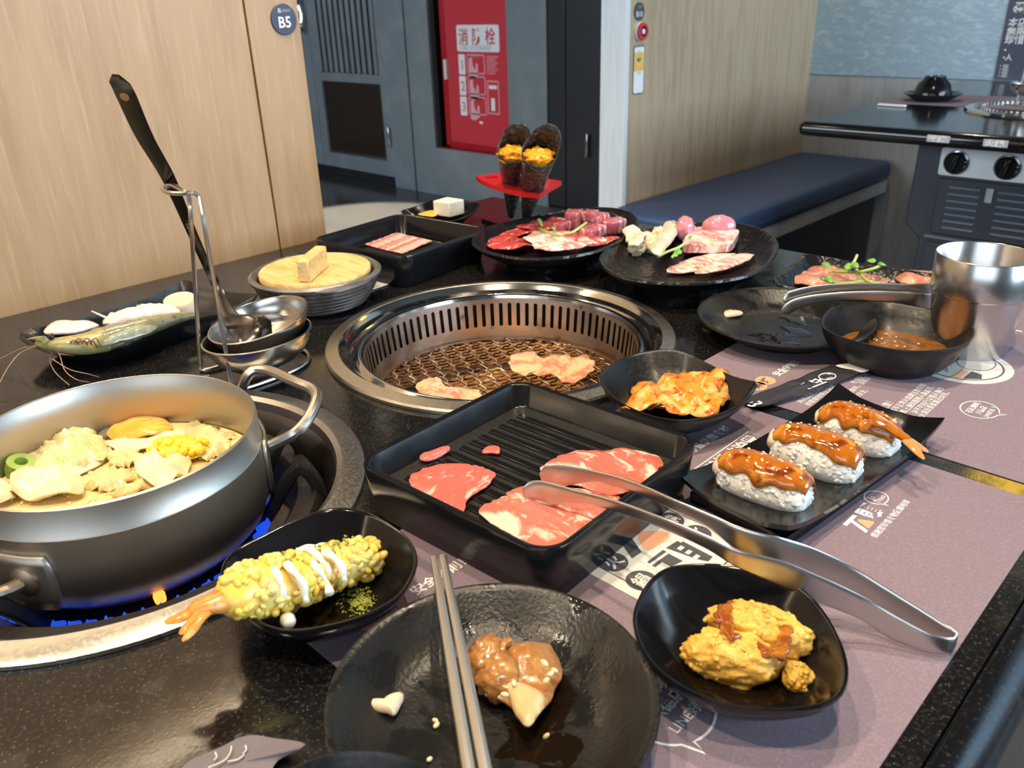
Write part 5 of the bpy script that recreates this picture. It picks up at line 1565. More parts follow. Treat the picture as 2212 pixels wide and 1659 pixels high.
for (u, v) in ((1338, 1505), (940, 1556), (943, 1566), (928, 1640), (1180, 1590)):
    mesh('sesame_seed', grains(lambda rd, u=u, v=v: (P(u, v, 0.0075), Vector((0, 0, 1))), 1, 0.0012, 1.7, u, 8, 6), M['sesame'], None, sharp=None, label='stray sesame seed on the sauce-smeared plate', cat='seed', group='stray sesame seeds on the near plate')
cut('fat_scrap', [(788, 1526), (800, 1522), (825, 1530), (845, 1515), (868, 1508), (872, 1520), (855, 1556), (835, 1552), (800, 1540)], 0.0075, 0.004, 'fat_scrap', 'pale bitten fat scrap at the side of the near plate', n=36, dome=0.001, amp=0.002)
# scraps on the far plate
for lst, m_, lb in (([(1518, 678), (1526, 668), (1540, 680), (1536, 686)], 'crisp_scrap', 'dark brown meat scrap on the far round plate'), ([(1545, 680), (1550, 666), (1575, 670), (1583, 677), (1570, 684)], 'crisp_scrap', 'golden crisp scrap on the far round plate'), ([(1560, 682), (1580, 676), (1602, 680), (1600, 685), (1570, 688)], 'fat_scrap', 'pinkish meat strip on the far round plate')):
    cut('meat_scrap', lst, 0.0065, 0.0035, m_, lb, n=24, dome=0.001)

# ------------------------------------------------------------------ chopsticks and tongs
def stick(a, b, r0, r1):
    path = [a.lerp(b, k/10) for k in range(11)]
    return tube(path, [r0 + (r1 - r0)*k/10 for k in range(11)], 10)
for k, (ua, va, ub, vb) in enumerate(((938, 1206, 1012, 1659), (957, 1203, 1048, 1659))):
    a, b = P(ua, va, 0.0285), P(ub, vb, 0.0305)
    e = a + (b - a)*1.22
    mesh('chopstick', stick(a, e, 0.0022, 0.0030), M['chop_steel'], None, label='grey steel chopstick lying side by side with its twin across the near plate', cat='chopstick', group='steel chopsticks on the near plate')
tg = thing('serving_tongs', 'long steel tongs resting from the pork tray to the table edge', 'tongs', P(2050, 1395, 0))
def arm(lst, nm, par, m_='steel', n=60, wd=(0, 0, 1), th=0.0018, bow=0.0):
    raw = [P(u, v, z) for u, v, z, w_ in lst]
    path = smooth(raw, n, False)
    cum = [0]
    for i in range(1, len(raw)):
        cum.append(cum[-1] + (raw[i] - raw[i - 1]).length)
    ws_ = []
    for k in range(n):
        s = cum[-1]*k/(n - 1)
        j = 0
        while j < len(cum) - 2 and cum[j + 1] < s:
            j += 1
        f = (s - cum[j])/(cum[j + 1] - cum[j])
        ws_.append(lst[j][3]*(1 - f) + lst[j + 1][3]*f)
    return mesh(nm, sweep(path, ws_, th, wd, 14, bow), M[m_], par, sharp=50)
near = [(1128, 1064, .036, .006), (1140, 1062, .036, .013), (1165, 1063, .037, .0165), (1195, 1067, .039, .0150), (1240, 1071, .043, .0085), (1330, 1092, .049, .0070), (1440, 1133, .052, .0072), (1530, 1172, .050, .0080), (1590, 1204, .046, .0100), (1680, 1236, .038, .0150), (1780, 1278, .028, .0150), (1870, 1318, .019, .0130), (1930, 1355, .0125, .0150), (2000, 1387, .0085, .0125), (2040, 1396, .0072, .0110), (2058, 1393, .0070, .0105), (2063, 1384, .0072, .0105)]
far = [(1168, 1030, .036, .006), (1180, 1028, .037, .014), (1205, 1028, .039, .0160), (1235, 1026, .042, .0130), (1290, 1030, .046, .0078), (1370, 1052, .051, .0072), (1460, 1092, .053, .0074), (1530, 1124, .051, .0085), (1590, 1160, .047, .0140), (1660, 1190, .041, .0200), (1740, 1214, .033, .0190), (1830, 1250, .024, .0160), (1910, 1295, .0165, .0145), (1980, 1334, .0115, .0125), (2035, 1366, .0080, .0110), (2058, 1378, .0073, .0105), (2063, 1384, .0072, .0105)]
arm(near, 'near_arm', tg, bow=0.0)
arm(far, 'far_arm', tg, bow=0.0)
t2 = thing('serving_tongs', 'steel tongs resting on the far round plate behind the sauce bowl', 'tongs', P(2000, 640, 0))
n2 = [(1691, 672, .024, .006), (1700, 668, .026, .012), (1725, 655, .032, .011), (1780, 645, .037, .010), (1860, 640, .040, .010), (1940, 642, .040, .011), (1985, 650, .036, .016), (2020, 655, .030, .018), (2060, 660, .022, .014), (2100, 664, .012, .012)]
f2 = [(1694, 650, .034, .006), (1704, 642, .037, .011), (1740, 631, .042, .010), (1800, 624, .045, .010), (1880, 622, .046, .010), (1960, 625, .045, .011), (2010, 630, .041, .016), (2050, 636, .034, .017), (2085, 645, .025, .014), (2110, 655, .014, .012)]
arm(n2, 'near_arm', t2)
arm(f2, 'far_arm', t2)

# ------------------------------------------------------------------ steel cup
cc_ = Vector((0.798, 0.1985, T + 0.0008))
cup = thing('steel_cup', 'brushed steel tumbler with a stepped lower half on the far placemat', 'cup', cc_)
mesh('cup_body', lathe([(0.0001, 0.005), (0.0300, 0.005), (0.0370, 0.053), (0.0390, 0.056), (0.0396, 0.0895), (0.0402, 0.0905), (0.0410, 0.0895), (0.0404, 0.0575), (0.0400, 0.0562), (0.0386, 0.0552), (0.0383, 0.0540), (0.0325, 0.0030), (0.0312, 0.0), (0.0001, 0.0)], cc_, 80, close0=False, close1=False), M['cup_steel'], cup, sharp=40)

# ------------------------------------------------------------------ fried tempura prawn
def along(pts, n):
    return smooth(pts, n, False)
tp_ = thing('tempura_prawn', 'golden tempura prawn with mayonnaise drizzle hanging over the bowl rim', 'fried prawn', P(640, 1255, 0.02))
ax = along([P(478, 1298, .040), P(540, 1275, .037), (P(640, 1250, .028)), P(730, 1222, .022), P(812, 1198, .019)], 26)
rad = [0.0085, 0.0115, 0.0135, 0.0145, 0.0150, 0.0155, 0.0158, 0.0160, 0.0160, 0.0160, 0.0158, 0.0155, 0.0152, 0.0150, 0.0148, 0.0145, 0.0142, 0.0140, 0.0138, 0.0135, 0.0132, 0.0130, 0.0126, 0.0118, 0.0100, 0.0060]
rad = [r_*0.88 for r_ in rad]
body_v, body_f = tube(ax, rad, 20)
cen_ = [ax[min(len(ax) - 1, i//20)] for i in range(len(body_v))]
body_v = [v + (v - c_).normalized()*0.0016*noise.noise(v*170) if i < 26*20 else v for i, (v, c_) in enumerate(zip(body_v, cen_))]
mesh('batter', (body_v, body_f), M['tempura'], tp_, sharp=None)
def tempfn(rd):
    i = rd.randrange(1, 25)
    a = rd.random()*6.283
    t_ = (ax[min(i + 1, 25)] - ax[i - 1]).normalized()
    s_ = t_.cross(Vector((0, 0, 1))).normalized()
    u_ = s_.cross(t_)
    d = s_*math.cos(a) + u_*math.sin(a)
    return ax[i] + (ax[min(i + 1, 25)] - ax[i])*rd.random() + d*rad[i]*1.02, d
mesh('batter_crumbs', grains(tempfn, 300, 0.0021, 1.6, 3, 8, 6, 0.35), M['tempura'], tp_, sharp=None, kind='stuff')
tl = mesh('tail', tube(along([P(500, 1290, .039), P(462, 1303, .039), P(432, 1312, .038), P(412, 1325, .037)], 10), [0.0085, 0.0088, 0.0082, 0.0072, 0.0064, 0.0060, 0.0058, 0.0055, 0.0050, 0.0040], 14, flat=0.75), M['prawn_fried_tail'], tp_)
for lst in ([(425, 1316), (400, 1328), (375, 1338), (356, 1345), (362, 1352), (385, 1352), (412, 1342)], [(430, 1320), (418, 1335), (398, 1355), (386, 1366), (392, 1374), (412, 1366), (440, 1335)], [(438, 1322), (428, 1345), (408, 1370), (395, 1385), (396, 1394), (412, 1385), (440, 1352), (462, 1325)]):
    mesh('tail_fan', slab(smooth(px(lst, 0.036), 36), 0.0022, 4, 0.002, 90, lst[0][0], 0.4, 0.001), M['prawn_fried_tail'], tl)
my = [[(585, 1222), (600, 1245), (610, 1275), (606, 1305)], [(618, 1218), (640, 1240), (655, 1265), (662, 1300)], [(640, 1195), (668, 1212), (690, 1235), (705, 1258), (712, 1280)], [(660, 1185), (685, 1200), (705, 1225), (712, 1250)], [(700, 1190), (722, 1205), (738, 1225), (745, 1255)], [(560, 1222), (590, 1218), (612, 1218)], [(640, 1190), (670, 1184), (705, 1180)]]
for i, ln in enumerate(my):
    zz = [0.046, 0.044, 0.037, 0.029] if i < 2 else [0.040, 0.039, 0.034, 0.027]
    pts = [P(u, v, zz[min(k, 3)]) for k, (u, v) in enumerate(ln)]
    mesh('mayonnaise_line', tube(along(pts, 14), [0.0014 + 0.0011*abs(math.sin(k*0.45 + i)) for k in range(14)], 8), M['mayo'], tp_, sharp=None)
def flakefn(rd):
    u = rd.choice([rd.gauss(705, 22), rd.gauss(622, 14)])
    v = 1172 + (720 - u)*0.26 + rd.gauss(8, 6)
    return P(u, v, 0.0345 + 0.003*rd.random() + (720 - u)*0.00007), Vector((0, 0, 1))
mesh('seaweed_powder', grains(flakefn, 150, 0.0007, 1.5, 6, 5, 4), M['seaweed_flake'], tp_, sharp=None, kind='stuff')
def flakefn2(rd):
    return P(rd.gauss(775, 18), rd.gauss(1296, 14), 0.0075 + 0.0004*rd.random()), Vector((0, 0, 1))
mesh('seaweed_powder', grains(flakefn2, 220, 0.0006, 1.6, 7, 5, 4), M['seaweed_flake'], None, sharp=None, label='green seaweed powder spilled in the tempura bowl', cat='seasoning', kind='stuff')
for u, v, z, s in ((536, 1186, 0.022, 0.0030), (622, 1340, 0.021, 0.0040)):
    mesh('mayonnaise_drop', blob(P(u, v, z), (s, s*1.2, s), 0, 12, 8, 0.1), M['mayo'], None, label='white mayonnaise drop on the side of the tempura bowl', cat='sauce drop', group='mayonnaise drops')

# ------------------------------------------------------------------ fried chicken
def chick(u, v, z, rad_, rz, seed, label, tilt=None):
    c = P(u, v, z)
    q_ = thing('fried_chicken', label, 'fried chicken', Vector((c.x, c.y, T + 0.008)))
    g = blob(c, rad_, rz, 72, 44, 0.20, 1.9, seed, -0.85, 5, tilt)
    mesh('crust', g, M['fried_chicken'], q_, sharp=None)
    top = [v_ for v_ in g[0] if v_.z > c.z - rad_[2]*0.4]
    def fn(rd):
        p = rd.choice(top)
        return p.copy(), (p - c).normalized()
    mesh('crust_crumbs', grains(fn, 36, 0.0010, 1.2, int(seed*7), 7, 5, 0.5), M['fried_chicken'], q_, sharp=None, kind='stuff')
    return q_, g, c
k1, g1, c1 = chick(1580, 1420, 0.0155, (0.0240, 0.0125, 0.0120), math.radians(-62), 3.0, 'long golden fried chicken piece at the front of the bowl')
k2, g2, c2 = chick(1640, 1362, 0.0190, (0.0250, 0.0120, 0.0130), math.radians(-72), 6.0, 'fried chicken piece striped with glossy brown glaze')
k3, g3, c3 = chick(1722, 1462, 0.0125, (0.0075, 0.0070, 0.0070), 0.3, 9.0, 'small fried chicken crumb at the edge of the dark sauce')
def glz(lst, par, z):
    pts = [P(u, v, z) for u, v in lst]
    mesh('glaze_stripe', tube(along(pts, 14), [0.0016 + 0.0022*abs(math.sin(k*0.8 + lst[0][0])) for k in range(14)], 12, flat=0.45), M['glaze'], par, sharp=None)
glz([(1575, 1310), (1568, 1335), (1572, 1360), (1590, 1380)], k2, 0.0290)
glz([(1590, 1305), (1560, 1318), (1556, 1345)], k2, 0.0278)
glz([(1700, 1350), (1695, 1375), (1690, 1400), (1680, 1420)], k2, 0.0278)
glz([(1560, 1385), (1610, 1390), (1650, 1400), (1660, 1420)], k2, 0.0245)

# ------------------------------------------------------------------ kimchi
rd = random.Random(11)
kp_ = [(1400, 868), (1430, 850), (1450, 872), (1475, 855), (1490, 880), (1510, 842), (1525, 868), (1545, 855), (1545, 880), (1420, 880), (1470, 888), (1520, 890), (1390, 878), (1500, 860), (1540, 838)]
km = thing('kimchi_heap', 'heap of orange kimchi cabbage in the black square bowl', 'kimchi', P(1470, 880, 0.01))
for i, (u, v) in enumerate(kp_):
    w_, h_ = rd.uniform(34, 54), rd.uniform(15, 26)
    a = rd.uniform(-0.6, 0.6)
    pts = []
    for k in range(8):
        b = 2*math.pi*k/8
        du, dv = w_*math.cos(b)*rd.uniform(0.8, 1.15), h_*math.sin(b)*rd.uniform(0.8, 1.15)
        pts.append(P(u + du*math.cos(a) - dv*math.sin(a), v + (du*math.sin(a) + dv*math.cos(a)), 0.0085 + 0.0010*i))
    mesh('kimchi_piece', slab(smooth(pts, 36), 0.0035, 5, 0.008, 75, i*2.3, 0.4, 0.003, rag=0.15), M['kimchi'], km, sharp=None)

# ------------------------------------------------------------------ nigiri
def nigiri(u0, v0, u1, v1, label, seed, tail=False):
    a, b = P(u0, v0, 0.020), P(u1, v1, 0.020)
    d = (b - a).normalized()
    e = Vector((-d.y, d.x, 0))
    L_ = (b - a).length/2
    c = (a + b)/2
    c.z = T + 0.0118
    t = thing('prawn_nigiri', label, 'sushi', Vector((c.x, c.y, T + 0.0118)), 'prawn nigiri on the long plate')
    W, Hh = 0.0155, 0.0225
    def surf(s, th):
        # s along -1..1, th over the arch 0..pi
        tp = (1 - abs(s)**3.2)**0.5 if abs(s) < 1 else 0
        y = math.cos(th)*W*(0.35 + 0.65*tp)
        z = (abs(math.sin(th))**0.6)*Hh*(0.45 + 0.55*tp)
        return c + d*(s*L_) + e*y + Vector((0, 0, z))
    rings = []
    for i in range(19):
        s = -1 + 2*i/18
        rings.append([surf(s*0.999, math.pi*k/15) for k in range(16)])
    mesh('rice_core', loft(rings), M['rice'], t, sharp=None)
    def fn(rd):
        s, th = rd.uniform(-1, 1), rd.uniform(0.0, math.pi)
        p = surf(s, th)
        q = (p - (c + d*(s*L_*0.7) + Vector((0, 0, Hh*0.35)))).normalized()
        return p - q*0.0011, q
    mesh('rice_grains', grains(fn, 230, 0.0016, 1.7, seed, 7, 5, 0.2), M['rice'], t, sharp=None, kind='stuff')
    # prawn topping draped over the rice
    n_, m_ = 26, 14
    gv = []
    for lay in (0.0042, 0.0014):
        for i in range(n_ + 1):
            s = -0.98 + 1.96*i/n_
            for j in range(m_ + 1):
                spread = 0.62 + 0.26*noise.noise(Vector((s*2.6, seed, 0.5 if j > m_/2 else 3.0)))
                th = math.pi/2 + (j/m_ - 0.5)*math.pi*spread
                p = surf(s*0.985, th)
                nv = (p - (c + d*(s*L_*0.8))).normalized()
                ln = lay*(1 - 0.7*abs(j/m_*2 - 1)**4)
                gv.append(p + nv*(ln + 0.0009*noise.noise(Vector((s*9, j*0.5, seed)))) + Vector((0, 0, 0.0005)))
    def id_(l, i, j):
        return l*(n_ + 1)*(m_ + 1) + i*(m_ + 1) + j
    gf = []
    for i in range(n_):
        for j in range(m_):
            gf.append((id_(0, i, j), id_(0, i, j + 1), id_(0, i + 1, j + 1), id_(0, i + 1, j)))
            gf.append((id_(1, i, j), id_(1, i + 1, j), id_(1, i + 1, j + 1), id_(1, i, j + 1)))
    for i in range(n_):
        gf.append((id_(0, i, 0), id_(0, i + 1, 0), id_(1, i + 1, 0), id_(1, i, 0)))
        gf.append((id_(0, i, m_), id_(1, i, m_), id_(1, i + 1, m_), id_(0, i + 1, m_)))
    for j in range(m_):
        gf.append((id_(0, 0, j), id_(1, 0, j), id_(1, 0, j + 1), id_(0, 0, j + 1)))
        gf.append((id_(0, n_, j), id_(0, n_, j + 1), id_(1, n_, j + 1), id_(1, n_, j)))
    mesh('glazed_prawn', (gv, gf), M['shrimp_glaze'], t, sharp=None)
    mesh('pale_end', blob(surf(-0.93, math.pi/2) + Vector((0, 0, -0.004)), (0.0060, 0.0105, 0.0078), math.atan2(d.y, d.x), 20, 14, 0.08, 2, seed), M['shrimp_pale'], t, sharp=None)
    def sfn(rd):
        s, th = rd.uniform(-0.8, 0.8), rd.uniform(0.9, 2.2)
        p = surf(s, th)
        nv = (p - (c + d*(s*L_*0.8))).normalized()
        return p + nv*0.0046, nv
    mesh('sesame_bits', grains(sfn, 22, 0.0007, 1.7, seed + 3), M['sesame'], t, sharp=None, kind='stuff')
    return t
nigiri(1556, 1012, 1748, 1078, 'glazed prawn nigiri with a drip of sauce at the near end of the plate', 21)
nigiri(1672, 955, 1858, 1015, 'glazed prawn nigiri between the other two on the long plate', 22)
t = nigiri(1775, 905, 1938, 962, 'glazed prawn nigiri with a long orange tail over the plate edge', 23)
tr = mesh('prawn_tail', tube(along([P(1880, 905, .040), P(1915, 920, .036), P(1945, 940, .032), P(1965, 952, .030)], 14), [0.0080, 0.0078, 0.0072, 0.0066, 0.0060, 0.0056, 0.0052, 0.0050, 0.0048, 0.0046, 0.0044, 0.0042, 0.0040, 0.0030], 12, flat=0.7), M['shrimp_glaze'], t)
for e_ in ((2005, 976), (1996, 992)):
    mesh('tail_fin', tube(along([P(1952, 944, .031), P((1952 + e_[0])/2 + 2, (948 + e_[1])/2, .029), P(e_[0], e_[1], .026)], 10), [0.0030, 0.0032, 0.0034, 0.0034, 0.0032, 0.0032, 0.0030, 0.0026, 0.0020, 0.0010], 10, flat=0.5), M['shrimp_tail'], tr)
q0 = P(1728, 1052, 0.018)
mesh('sauce_drip', slab(smooth(px([(1705, 1030), (1748, 1040), (1738, 1058), (1725, 1064), (1712, 1050)], 0.020), 24), 0.002, 4, 0.0008, 90), M['shrimp_glaze'], bpy.data.objects['prawn_nigiri'], sharp=None)

# ------------------------------------------------------------------ seafood
pr_ = thing('raw_prawn', 'raw grey-green prawn with long feelers on the seafood plate', 'prawn', P(230, 740, 0.02))
pa = along([P(80, 741, .033), P(130, 745, .031), P(190, 742, .029), P(260, 722, .029), P(320, 704, .029), P(370, 690, .028), P(418, 680, .026)], 40)
prd = []
for k in range(40):
    s = k/39
    base_r = 0.0035 + 0.0095*math.sin(min(1, s*2.4)*math.pi/2) if s < 0.35 else 0.0135*(1 - ((s - 0.35)/0.65)**1.6*0.72)
    seg_ = 1 + (0.05*(1 - ((s*11) % 1)) if s > 0.38 else 0)
    prd.append(base_r*seg_)
mesh('head_shell', tube(pa[:17], prd[:17], 18, flat=0.85), M['prawn_head'], pr_, sharp=None)
for k in range(6):
    a_, b_ = 14 + k*4, min(40, 14 + k*4 + 6)
    seg_p = pa[a_:b_]
    seg_r = [prd[q_]*(0.96 + 0.10*(q_ - a_)/(b_ - a_)) for q_ in range(a_, b_)]
    mesh('tail_segment', tube(seg_p, seg_r, 18, flat=0.85), M['prawn_shell'], pr_, sharp=60)
mesh('belly_meat', slab(smooth(px([(205, 735), (260, 725), (320, 712), (345, 705), (330, 722), (280, 738), (220, 752)], 0.026), 36), 0.006, 5, 0.0012, 100, 2, 0.4, 0.004), M['prawn_meat'], pr_, sharp=None)
mesh('eye', blob(P(110, 727, .040), (0.0030, 0.0030, 0.0030), 0, 14, 10, 0), M['knob_black'], pr_)
mesh('rostrum', tube(along([P(95, 733, .040), P(75, 731, .039), P(58, 733, .037)], 8), [0.0035, 0.003, 0.0025, 0.002, 0.0016, 0.0012, 0.0008, 0.0003], 8), M['prawn_head'], pr_)
for ln in ([(95, 745), (50, 752), (15, 768), (-30, 790)], [(80, 748), (45, 762), (20, 790), (0, 825), (-15, 850)], [(120, 752), (112, 765), (108, 780), (120, 805), (150, 832)], [(120, 752), (130, 770), (140, 800), (165, 820), (195, 826)], [(112, 775), (150, 798), (190, 808), (215, 815)], [(122, 748), (115, 758), (110, 772)], [(130, 765), (160, 768), (180, 765)]):
    n_ = len(ln)
    mesh('feeler', tube(along([P(u, v, max(0.003, 0.030*(1 - k/(n_ - 0.5)))) for k, (u, v) in enumerate(ln)], 20), 0.0005, 5), M['antenna'], pr_, sharp=None)
for k in range(6):
    u = 150 + k*9
    mesh('leg', tube(along([P(u, 742, .034), P(u + 12, 734 - (k % 2)*4, .039), P(u + 24, 750, .028)], 10), 0.0008, 5), M['antenna'], pr_, sharp=None)
cut('squid_slice', [(96, 724), (115, 708), (150, 704), (190, 706), (215, 708), (190, 718), (130, 728)], 0.024, 0.006, 'squid', 'white squid slice behind the prawn head', dome=0.003, n=40, rag=0.05)
cut('squid_slice', [(222, 704), (245, 692), (290, 682), (300, 676), (340, 671), (385, 676), (380, 688), (320, 695), (250, 708)], 0.024, 0.007, 'squid', 'frilled white squid slice beside the scallop', dome=0.004, n=50, amp=0.003, freq=160)
mesh('squid_tentacle', tube(along([P(198, 672, .034), P(215, 680, .030), P(235, 688, .027), P(255, 690, .026)], 16), [0.0007 + 0.0001*k for k in range(16)], 8), M['squid'], None, label='thin white squid tentacle lying on the seafood plate', cat='seafood')
sc_c = P(397, 682, 0.013)
mesh('scallop', lathe([(0.0001, 0.0), (0.0150, 0.0), (0.0160, 0.002), (0.0166, 0.018), (0.0156, 0.0205), (0.0001, 0.0210)], sc_c, 40, axis=(-0.12, -0.12, 1)), M['scallop'], None, label='creamy round scallop on the seafood plate', cat='seafood')

# ------------------------------------------------------------------ hand rolls in the red stand
sd = thing('hand_roll_stand', 'red acrylic hand roll stand on a black pole', 'stand', P(1085, 492, 0))
zp = 0.078
pl_ = px([(1029, 379), (1085, 372), (1150, 378), (1213, 389), (1190, 404), (1166, 421), (1120, 415), (1070, 402), (1035, 388)], zp)
pl_ = [P(1028, 380, zp), P(1055, 376, zp), P(1085, 373, zp), P(1150, 380, zp), P(1213, 391, zp), P(1190, 404, zp), P(1165, 419, zp), P(1130, 416, zp), P(1095, 409, zp), P(1062, 399, zp), P(1040, 390, zp)]
CAM = Vector((0, 0, T + H))
def along_ray(p, f):
    return CAM + (p - CAM)*f
tipA, tipB = along_ray(P(1104, 466, 0.020), 1.016), along_ray(P(1136, 474, 0.018), 0.990)
oA, oB = along_ray(P(1110, 322, 0.134), 1.016), along_ray(P(1165, 328, 0.134), 0.990)
def at_z(a, b, z):
    f = (T + z - a.z)/(b.z - a.z)
    return a.lerp(b, f)
hA, hB = at_z(tipA, oA, zp - 0.003), at_z(tipB, oB, zp - 0.003)
hC = hA + (hA - hB)*1.05
mesh('shelf', holed_slab(0, 0, 0, 0, T + zp - 0.006, T + zp, [(hA, 0.0148), (hB, 0.0148), (P(1062, 383, zp), 0.0100)], 32, [(p.x, p.y) for p in ccw(pl_)]), M['red_acrylic'], sd, sharp=30)
pb_ = P(1133, 486, 0.002)
mesh('pole', obox(Vector((pb_.x, pb_.y, T + 0.038)), (1, 0, 0), (0, 1, 0), (0, 0, 1), 0.006, 0.005, 0.074), M['knob_black'], sd, bevel=0.0008)
bb_ = [P(1040, 484, 0.002), P(1110, 462, 0.002), P(1165, 478, 0.002), P(1100, 502, 0.002)]
mesh('base', poly(bb_, 0.008), M['knob_black'], sd, bevel=0.001)
def roll(tip, mid, op, rim_r, flap, label, seed):
    a, o = tip, op
    axd = (o - a).normalized()
    L_ = (o - a).length
    t = thing('hand_roll', label, 'hand roll', a, 'hand rolls in the red stand')
    s_ = axd.cross(Vector((0, 0, 1))).normalized()
    u_ = s_.cross(axd)
    rings = []
    for i in range(15):
        f = i/14
        ring = []
        for k in range(28):
            an = 2*math.pi*k/28
            r_ = (0.0045 + (rim_r - 0.0045)*f**0.85)*(1 + 0.05*noise.noise(Vector((math.cos(an)*2, math.sin(an)*2, f*4 + seed))))
            dd = s_*math.cos(an) + u_*math.sin(an)
            # the far side of the sheet stands up behind the filling
            back = max(0.0, dd.dot(flap))
            up_ = axd*((back**1.6*0.040 + 0.003*noise.noise(Vector((an*3, seed, 0))))*max(0, f - 0.7)/0.3) if f > 0.7 else Vector((0, 0, 0))
            if f > 0.7:
                up_ += dd*(0.006*back*(f - 0.7)/0.3)
            ring.append(a + axd*(L_*f) + dd*r_ + up_)
        rings.append(ring)
    o_ = mesh('nori_sheet', loft(rings, True, False), M['nori'], t, sharp=None)
    sm = o_.modifiers.new('thick', 'SOLIDIFY')
    sm.thickness, sm.offset = 0.0010, 1
    mesh('fold_edge', tube([rings[6][k] + (rings[6][k] - (a + axd*(L_*6/14))).normalized()*0.0008 for k in range(0, 12)], 0.0008, 6), M['nori'], t)
    fc = a + axd*(L_*0.93)
    mesh('roe_filling', blob(fc, (rim_r*0.95, rim_r*0.95, 0.0110), 0, 32, 18, 0.35, 3.2, seed), M['roe'], t, sharp=None)
    mesh('crab_stick', blob(fc + s_*(-rim_r*0.5) + Vector((0, 0, 0.002)), (0.005, 0.004, 0.006), 0.4, 14, 10, 0.1), M['shrimp_pale'], t, sharp=None)
    return t
view = Vector((FWD.x, FWD.y, 0)).normalized()
roll(tipA, None, oA, 0.0215, (view + RIGHT*0.3).normalized(), 'nori hand roll with orange roe at the far hole of the red stand', 2.0)
roll(tipB, None, oB, 0.0220, (view + RIGHT*0.5).normalized(), 'nori hand roll with orange roe nearer the beef platter', 5.0)

# tofu dish
tf = thing('tofu_block', 'white tofu block with yellow sides in the small dish', 'tofu', P(970, 465, 0.01))
q = [P(937, 465, 0.010), P(972, 470, 0.010), P(1004, 462, 0.010), P(968, 456, 0.010)]
mesh('block', poly([q[0], q[1], q[2], q[3]], 0.0225), M['tofu'], tf, bevel=0.0015)
cut('cheese_slice', [(903, 466), (920, 460), (940, 458), (945, 466), (930, 470)], 0.011, 0.003, 'cheese', 'yellow slice lying beside the tofu block', cat='cheese', n=24, rag=0)

# ------------------------------------------------------------------ beef platter
ZP1 = 0.014
def bcut(lst, z, label, m_='beef_red', th=0.003, seed=1, amp=0.003, nm='beef_slice', dome=0.0, group='beef slices on the oval platter'):
    return cut(nm, lst, z, th, m_, label, amp=amp, seed=seed, n=44, group=None, dome=dome)
bcut([(1060, 505), (1085, 495), (1120, 490), (1160, 482), (1180, 485), (1190, 498), (1150, 508), (1100, 514)], ZP1 + 0.008, 'thin red beef slice at the left of the oval platter', seed=1)
bcut([(1110, 492), (1150, 480), (1200, 474), (1225, 480), (1215, 494), (1160, 500)], ZP1 + 0.012, 'red beef slice fanned behind the sprout on the oval platter', seed=2)
bcut([(1050, 532), (1058, 520), (1080, 512), (1110, 514), (1140, 520), (1150, 532), (1115, 541), (1070, 541)], ZP1 + 0.006, 'bright red slice with a pale edge at the front of the oval platter', seed=3)
bcut([(1130, 522), (1155, 508), (1200, 505), (1260, 512), (1275, 520), (1230, 528), (1170, 530)], ZP1 + 0.009, 'folded beef slice with white fat across the oval platter', 'belly_pink', seed=4, amp=0.004, dome=0.003)
bcut([(1150, 538), (1165, 525), (1215, 518), (1280, 520), (1320, 520), (1310, 530), (1250, 540), (1190, 545)], ZP1 + 0.009, 'rolled fatty beef slice at the front rim of the oval platter', 'belly_pink', seed=5, amp=0.004, dome=0.004)
bcut([(1195, 520), (1240, 508), (1280, 512), (1300, 520), (1260, 526)], ZP1 + 0.013, 'narrow red slice beside the beef cubes', seed=6)
bcut([(1300, 522), (1330, 515), (1338, 518), (1310, 530), (1255, 536)], ZP1 + 0.010, 'thin beef strip with a white rim at the right of the platter', seed=7, th=0.0025)
def cube(u, v, z, sx, sy, sz, rz, seed, label):
    c = P(u, v, z)
    rr_ = Matrix.Rotation(rz, 3, 'Z')
    n_ = 6
    g = blob(Vector((0, 0, 0)), (1, 1, 1), 0, 28, 18, 0.06, 2, seed, -1.2, 3)
    vs_ = []
    for v_ in g[0]:
        m = max(abs(v_.x), abs(v_.y), abs(v_.z))
        k = v_.length
        w_ = v_/m*0.86 + v_*0.12
        vs_.append(c + rr_ @ Vector((w_.x*sx/2, w_.y*sy/2, w_.z*sz/2)))
    return mesh('beef_cube', (vs_, g[1]), M['beef_cube'], None, sharp=None, label=label, cat='meat')
cube(1240, 476, ZP1 + 0.020, 0.026, 0.024, 0.028, 0.5, 3, 'tall red beef cube at the back of the oval platter')
cube(1275, 466, ZP1 + 0.028, 0.022, 0.020, 0.014, 0.3, 5, 'pale topped beef cube resting on other cubes')
cube(1290, 482, ZP1 + 0.017, 0.034, 0.026, 0.026, 0.2, 7, 'wide beef cube streaked with fat on the oval platter')
cube(1325, 488, ZP1 + 0.014, 0.034, 0.020, 0.020, -0.3, 9, 'beef cube at the right end of the oval platter')
cube(1280, 506, ZP1 + 0.013, 0.038, 0.022, 0.022, -0.1, 11, 'marbled dark beef cube in front of the others')
cube(1215, 490, ZP1 + 0.018, 0.026, 0.016, 0.014, 0.1, 13, 'small beef piece under the green sprout')
